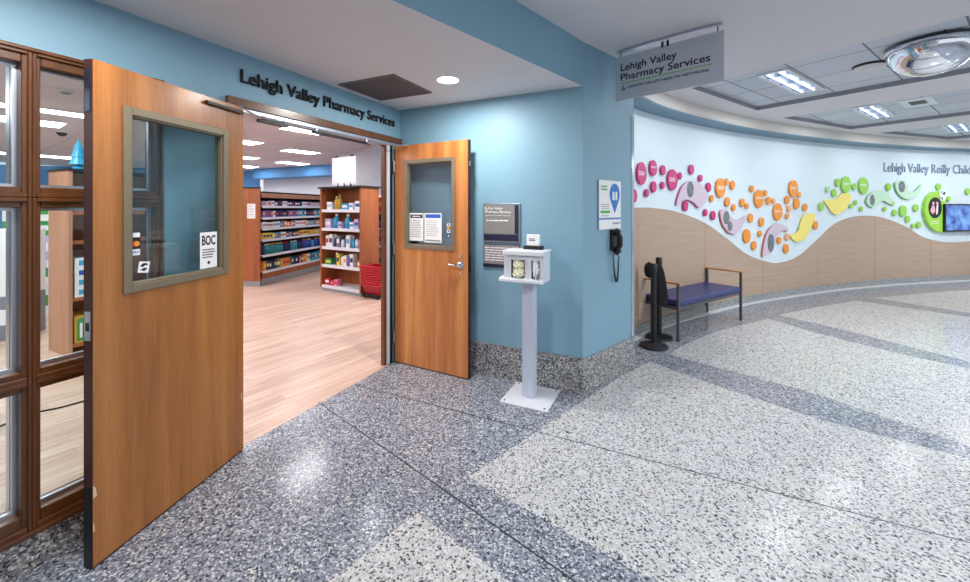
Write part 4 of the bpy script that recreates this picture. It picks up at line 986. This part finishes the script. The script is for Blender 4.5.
for z in EZ:
    bm = B(); box(bm, .04, EL-.04, .02, .36, z-.02, z); sh = obj('shelf', bm, M['shelf'], t)
    bm = B(); box(bm, .04, EL-.04, .006, .02, z-.045, z+.005); obj('price_strip', bm, mat('price_strip', (226, 230, 238), .4), sh)
TE = Matrix.Translation(E0) @ Matrix.Rotation(ea, 4, 'Z')
def put(kind, cur, c2, x, z, w_, hh, label):
    key = (kind, w_, hh, cur, c2)
    if key not in protos: protos[key] = carton_mesh(w_, .1, hh, cur, c2) if kind == 'carton' else bottle_mesh(w_/2, hh, cur, c2)
    o = bpy.data.objects.new('product_'+kind, protos[key]); COL.objects.link(o); p = TE @ Vector((x, .11, z)); o.location = p; o.rotation_euler = (0, 0, ea)
    tag(o, label, 'bottle' if kind == 'bottle' else 'box')
shelf_items = [
 ('top', EZ[0], [('carton','white','lilac',.18,.13,.14,'white tub at left'),('bottle','amber','white',.33,.075,.24,'amber pump bottle, left of the pair'),('bottle','amber','yellow',.42,.075,.27,'taller amber pump bottle of the pair'),('carton','cyan','white',.60,.16,.11,'low cyan and white box in the middle'),('carton','white','cyan',.76,.1,.12,'small white box right of the middle'),('carton','white','blue',.93,.13,.15,'white box with blue band at right')]),
 ('second', EZ[1], [('carton','lilac','white',.14,.15,.17,'lilac box at left'),('bottle','cyan','white',.33,.11,.26,'large cyan pump bottle left of the middle'),('carton','lilac','grey',.47,.1,.12,'short lilac box'),('bottle','cyan','white',.64,.11,.26,'large cyan pump bottle right of the middle'),('carton','white','cyan',.78,.1,.12,'short white box'),('carton','lilac','blue',.9,.1,.17,'lilac box with blue band'),('bottle','blue','white',1.0,.06,.26,'slim blue bottle at right end')]),
 ('third', EZ[2], [('carton','white','red',.12,.08,.2,'white box with red band at left end'),('carton','white','navy',.22,.09,.22,'white box with navy band'),('bottle','navy','white',.32,.08,.2,'navy bottle'),('carton','grey','white',.42,.08,.21,'grey box'),('bottle','white','blue',.51,.08,.17,'white bottle with blue cap'),('bottle','blue','white',.59,.07,.18,'blue bottle'),('carton','white','cyan',.68,.09,.22,'white box with cyan band'),('bottle','cyan','white',.78,.07,.2,'cyan bottle'),('bottle','white','navy',.87,.07,.2,'white bottle with navy cap'),('bottle','lilac','navy',.97,.09,.2,'wide lilac bottle at right end')]),
 ('fourth', EZ[3], [('carton','green','yellow',.15,.17,.10,'flat green box at left'),('bottle','navy','white',.33,.07,.22,'navy bottle with white cap'),('carton','yellow','navy',.42,.07,.2,'narrow yellow box'),('bottle','white','navy',.51,.08,.2,'white bottle'),('carton','white','orange',.6,.08,.18,'white box with orange band'),('bottle','purple','white',.69,.08,.21,'purple bottle'),('carton','white','navy',.78,.08,.22,'tall white box'),('carton','orange','white',.98,.1,.12,'small orange and white box at right')]),
 ('bottom', EZ[4], [('carton','red','white',.12,.12,.12,'red and white box at left end'),('carton','red','pinkish',.25,.1,.09,'low red box'),('carton','pinkish','red',.36,.1,.11,'pink and red box')])]
for word, z, its in shelf_items:
    for kind, c1_, c2_, x, w_, hh, lab in its: put(kind, c1_, c2_, x, z, w_, hh, lab+' on the '+word+' shelf of the display unit')
t = thing('shelf_sign', 'plain white rectangular sign clipped on top of the display unit', 'sign', (TE @ Vector((.52, .12, 1.88)))[:], ea)
bm = B(); box(bm, -.33, .29, -.008, .008, .04, .53); bd = obj('sign_board', bm, M['paper'], t, bevel=.002)
bm = B(); lines(bm, -.16, .17, [.44, .38, .33, .28, .23], .008, frame((0, -.0085, 0), (1, 0, 0), (0, -1, 0)), jag=.5); obj('small_print', bm, mat('pale_ink', (206, 208, 214), .6), bd)
bm = B(); box(bm, -.2, .2, -.03, .03, 0, .012)
for x in (-.17, 0, .17): box(bm, x-.008, x+.008, -.012, .012, 0, .07)
obj('clip_base', bm, M['darkm'], t)
bm = B()
for x in (-.2, .2): box(bm, x-.03, x+.03, -.012, .012, .535, .56)
obj('top_clip', bm, M['darkm'], t)

# nested red baskets
Bp = TE @ Vector((EL+.24, .12, 0)); nb = 9; z = .07
t = thing('basket_stand', 'black wheeled stand under the stack of red shopping baskets', 'basket stand', (Bp.x, Bp.y, 0), ea)
bm = B(); box(bm, -.19, .19, -.14, .14, .045, .068); obj('platform', bm, M['black'], t, bevel=.004)
for x in (-.16, .16):
    for y in (-.11, .11):
        bm = B(); lathe(bm, [(0, -.012), (.022, -.012), (.022, .012), (0, .012)], 14, Matrix.Translation((x, y, .023)) @ Matrix.Rotation(PI/2, 4, 'X')); obj('wheel', bm, M['black'], t)
def basket():
    t = thing('shopping_basket', '', 'basket', (0, 0, 0), ea, 'red shopping baskets nested beside the display unit')
    bm = B(); P = [(-.155, -.1), (.155, -.1), (.155, .1), (-.155, .1)]; Q = [(-.2, -.14), (.2, -.14), (.2, .14), (-.2, .14)]
    H = .16; a = [bm.verts.new((x, y, 0)) for x, y in P]; b = [bm.verts.new((x, y, H)) for x, y in Q]
    a2 = [bm.verts.new((x*.98, y*.97, .004)) for x, y in P]; b2 = [bm.verts.new((x*.985, y*.98, H)) for x, y in Q]
    bm.faces.new(a[::-1]); bm.faces.new(a2)
    for k in range(4):
        j = (k+1) % 4; bm.faces.new((a[k], a[j], b[j], b[k])); bm.faces.new((a2[j], a2[k], b2[k], b2[j])); bm.faces.new((b[k], b[j], b2[j], b2[k]))
    obj('basket_body', bm, M['red'], t)
    bm = B()
    for q in ((-.212, .212, -.152, -.138), (-.212, .212, .138, .152), (-.212, -.198, -.138, .138), (.198, .212, -.138, .138)): box(bm, *q, H-.012, H+.004)
    obj('rim', bm, mat('basket_rim', (214, 44, 60), .35), t)
    return t
bk = basket()
for i in range(nb):
    o = bk if i == 0 else dup(bk)
    o.location = (Bp.x, Bp.y, .07+i*.038)
    o['label'] = 'red shopping basket, ' + ['lowest', 'second lowest', 'third from the bottom', 'fourth from the bottom', 'middle one', 'fourth from the top', 'third from the top', 'second from the top', 'topmost'][i] + ' of the nested stack'

# shelving glimpsed behind the baskets
q0 = at(373, HY, 7.5); q0.z = 0
t = thing('open_shelving', 'white shelving glimpsed between the display unit and right door jamb', 'shelving', q0[:], math.radians(-10))
bm = B(); box(bm, 0, .9, .38, .4, 0, 1.75); obj('back_panel', bm, M['sdark'], t)
for z in (.35, .78, 1.12, 1.42):
    bm = B(); box(bm, 0, .9, 0, .38, z-.03, z); obj('shelf', bm, M['shelf'], t)
bm = B(); box(bm, 0, .03, 0.01, .4, 0, 1.75); obj('side_panel', bm, M['shelf'], t)
TQ = Matrix.Translation(q0) @ Matrix.Rotation(math.radians(-10), 4, 'Z')
for (z, x, c, c2, hh, w_, lab) in ((1.42, .13, 'red', 'orange', .28, .2, 'red and orange package'), (1.42, .34, 'orange', 'red', .18, .16, 'orange package'), (1.12, .14, 'blue', 'cyan', .2, .2, 'blue carton'), (1.12, .35, 'cyan', 'blue', .2, .18, 'cyan carton'), (.78, .14, 'lilac', 'purple', .26, .2, 'lilac carton'), (.78, .36, 'pinkish', 'white', .24, .18, 'pink carton'), (.35, .14, 'white', 'cyan', .3, .2, 'white carton'), (.35, .36, 'white', 'grey', .28, .18, 'plain white carton')):
    o = bpy.data.objects.new('product_carton', carton_mesh(w_, .2, hh, c, c2)); COL.objects.link(o); o.location = TQ @ Vector((x, .14, z)); o.rotation_euler = (0, 0, math.radians(-10))
    tag(o, lab+' on the shelving behind the red baskets, '+{1.42: 'top', 1.12: 'second', .78: 'third', .35: 'lowest'}[z]+' shelf', 'box')

# ------------------------------------------------------------------ shelf unit seen through the window
t = thing('bookcase', 'tall pale wood shelf unit behind the window, blue tree ornament on top', 'shelf unit', (-3.49, -1.42, 0))
bm = B(); box(bm, 0, .47, 0, .03, 0, 1.88); obj('side_panel', bm, M['swoodl'], t)
bm = B(); box(bm, 0, .47, .97, 1.0, 0, 1.88); obj('side_panel', bm, M['swoodl'], t)
bm = B(); box(bm, 0, .02, .03, .97, 0, 1.88); obj('back_panel', bm, M['swood'], t)
bm = B(); box(bm, -.01, .48, -.01, 1.01, 1.88, 1.9); obj('top_slab', bm, M['sdark'], t)
for z in (.08, .55, 1.13, 1.43):
    bm = B(); box(bm, .02, .465, .03, .97, z, z+.035); obj('shelf', bm, M['swood'], t)
for i, (z, c, c2) in enumerate(((.585, 'white', 'cyan'), (.685, 'white', 'cyan'), (.785, 'white', 'blue'), (.885, 'white', 'cyan'))):
    bm = B(); box(bm, 0, .3, 0, .42, 0, .098); box(bm, .3, .301, .03, .39, .025, .075, mi=1); o = obj('storage_box', bm, [PM[c], PM[c2]]); o.location = (-3.33, -1.37, z)
    tag(o, 'white storage box with blue label, '+['lowest', 'second lowest', 'second from top', 'topmost'][i]+' of the stack in the shelf unit', 'box')
bm = B(); box(bm, 0, .34, 0, .42, 0, .27); box(bm, .34, .341, .02, .4, .02, .25, mi=1)
for k in range(7): box(bm, .341, .342, .04+.05*k, .06+.05*k, .05+.025*(k % 3), .2, mi=2)
o = obj('crate', bm, [PM['amber'], PM['green'], PM['white']]); o.location = (-3.38, -1.37, .115); tag(o, 'green and white patterned box on the lowest shelf of the unit', 'box')
bm = B(); box(bm, 0, .3, 0, .4, 0, .10); box(bm, .05, .25, .05, .3, .10, .15, mi=1); o = obj('office_machine', bm, [PM['grey'], PM['white']]); o.location = (-3.36, -1.36, 1.465); tag(o, 'grey and white office machine on the upper shelf of the unit', 'office machine')
bm = B(); lathe(bm, [(0, 0), (.045, 0), (.05, .03), (.02, .05), (.075, .06), (.05, .14), (.06, .14), (.035, .22), (.042, .22), (0, .34)], 14); o = obj('tree_ornament', bm, M['teall']); o.location = (-3.24, -1.27, 1.9); tag(o, 'translucent blue cone tree ornament standing on top of the shelf unit', 'ornament')
# cartons farther back
for i, (px, Y, z, hh, c, c2, lab) in enumerate(((40, 5.6, 0, .42, 'white', 'green', 'lowest white and green carton in the stack left of the shelf unit'), (40, 5.6, .42, .36, 'white', 'green', 'second white and green carton in the stack left of the shelf unit'), (40, 5.6, .78, .34, 'lilac', 'white', 'third pale lilac carton in the stack left of the shelf unit'), (40, 5.6, 1.12, .2, 'green', 'white', 'thin green carton high in the stack left of the shelf unit'), (40, 5.6, 1.32, .26, 'white', 'green', 'topmost white carton in the stack left of the shelf unit'),
     (2, 4.6, 0, .5, 'grey', 'white', 'grey lower carton at the far left edge of the photo'), (2, 4.6, .5, .75, 'white', 'white', 'tall white carton at the far left edge of the photo'))):
    me = carton_mesh(.55, .4, hh, c, c2); o = bpy.data.objects.new('storage_carton', me); COL.objects.link(o); p = at(px, HY, Y); o.location = (p.x, p.y, z); o.rotation_euler = (0, 0, math.radians(40))
    tag(o, lab, 'carton')
# cable on the pharmacy floor
pts = [onz(x, y, .006) for x, y in ((0, 426), (20, 418), (40, 411.5), (60, 407.5), (87, 400), (120, 390))]
bm = B(); tube(bm, [Vector(p) for p in catmull([Vector(p) for p in pts], 4)], .006, 6); tag(obj('floor_cable', bm, M['black']), 'black cable lying on the wood floor behind the window', 'cable')
# office chair, mostly beyond the left edge
c = onz(-75, 442, 0); t = thing('office_chair', 'black office chair with castors cut off by the left edge of the photo', 'chair', (c.x, c.y, 0), .3)
for k in range(5):
    a = 2*PI*k/5; bm = B(); tube(bm, [(0, 0, .11), (.28*math.cos(a), .28*math.sin(a), .075)], .018, 8); obj('base_leg', bm, M['steel'], t)
    bm = B(); lathe(bm, [(0, -.02), (.027, -.02), (.03, -.01), (.03, .01), (.027, .02), (0, .02)], 16, Matrix.Translation((.28*math.cos(a), .28*math.sin(a), .031)) @ Matrix.Rotation(a, 4, 'Z') @ Matrix.Rotation(PI/2, 4, 'X')); obj('castor', bm, M['navy'], t, smooth=True)
bm = B(); lathe(bm, [(0, .1), (.03, .1), (.025, .42), (0, .42)], 14); obj('gas_column', bm, M['black'], t, smooth=True)
bm = B(); box(bm, -.23, .23, -.22, .22, .42, .49); obj('seat', bm, M['black'], t, bevel=.03)
bm = B(); box(bm, -.27, -.23, -.2, .2, .52, .98); box(bm, -.26, -.2, -.03, .03, .44, .6); obj('backrest', bm, M['black'], t, bevel=.02)

# ------------------------------------------------------------------ light
def area(name, loc, sx, sy, power, color=(1, 1, 1), rot=(0, 0, 0), spread=PI):
    l = bpy.data.lights.new(name, 'AREA'); l.shape = 'RECTANGLE'; l.size = sx; l.size_y = sy; l.energy = power; l.color = color; l.spread = spread
    o = bpy.data.objects.new(name, l); COL.objects.link(o); o.location = loc; o.rotation_euler = rot; return o
area('downlight_lamp', (.915, -.60, ZL-.02), .14, .14, 17, (1, .97, .94))
area('downlight_lamp', (.70, -2.6, ZL-.02), .14, .14, 14, (1, .97, .94))
for k, (x, y) in enumerate(((4.2, -2.2), (7.2, -1.5), (7.6, 2.2), (10.5, 4.0), (5.2, 1.9), (8.8, 6.5))):
    area('hall_fill', (x, y, ZU-.01), 1.1, .6, 43, (.95, .98, 1))  # fill lights added over the hall out of view, no fixtures modelled
for k in range(0, 9, 1):
    s = WS[-1]*(.06+.1*k); p = wp(s, .75, ZU-.01); d, n = wn(s); area('cove_lamp', p, .9, .12, 5.5, (.93, .98, 1), (math.radians(38)*0, 0, math.atan2(d.y, d.x)))
for (x, y) in ((-2.0, -4.6), (-4.5, -3.4), (-7.0, 0.2), (-3.2, 6.0), (-2.2, -2.3), (-1.0, 2.2)):
    area('pharmacy_fill', (x, y, ZP-.02), 1.2, .6, 48, (1, .97, .98))  # fill added to brighten the interior, placed clear of the floor reflections
wd = bpy.data.worlds.new('world'); S.world = wd; wd.use_nodes = True
wd.node_tree.nodes['Background'].inputs[0].default_value = (.86, .93, 1, 1); wd.node_tree.nodes['Background'].inputs[1].default_value = .66
S.view_settings.view_transform = 'Standard'; S.view_settings.look = 'None'; S.view_settings.exposure = .5; S.view_settings.gamma = 1
S.cycles.max_bounces = 8; S.cycles.transparent_max_bounces = 16; S.cycles.caustics_reflective = False; S.cycles.caustics_refractive = False
S.cycles.sample_clamp_indirect = 6
S.cycles.use_denoising = True
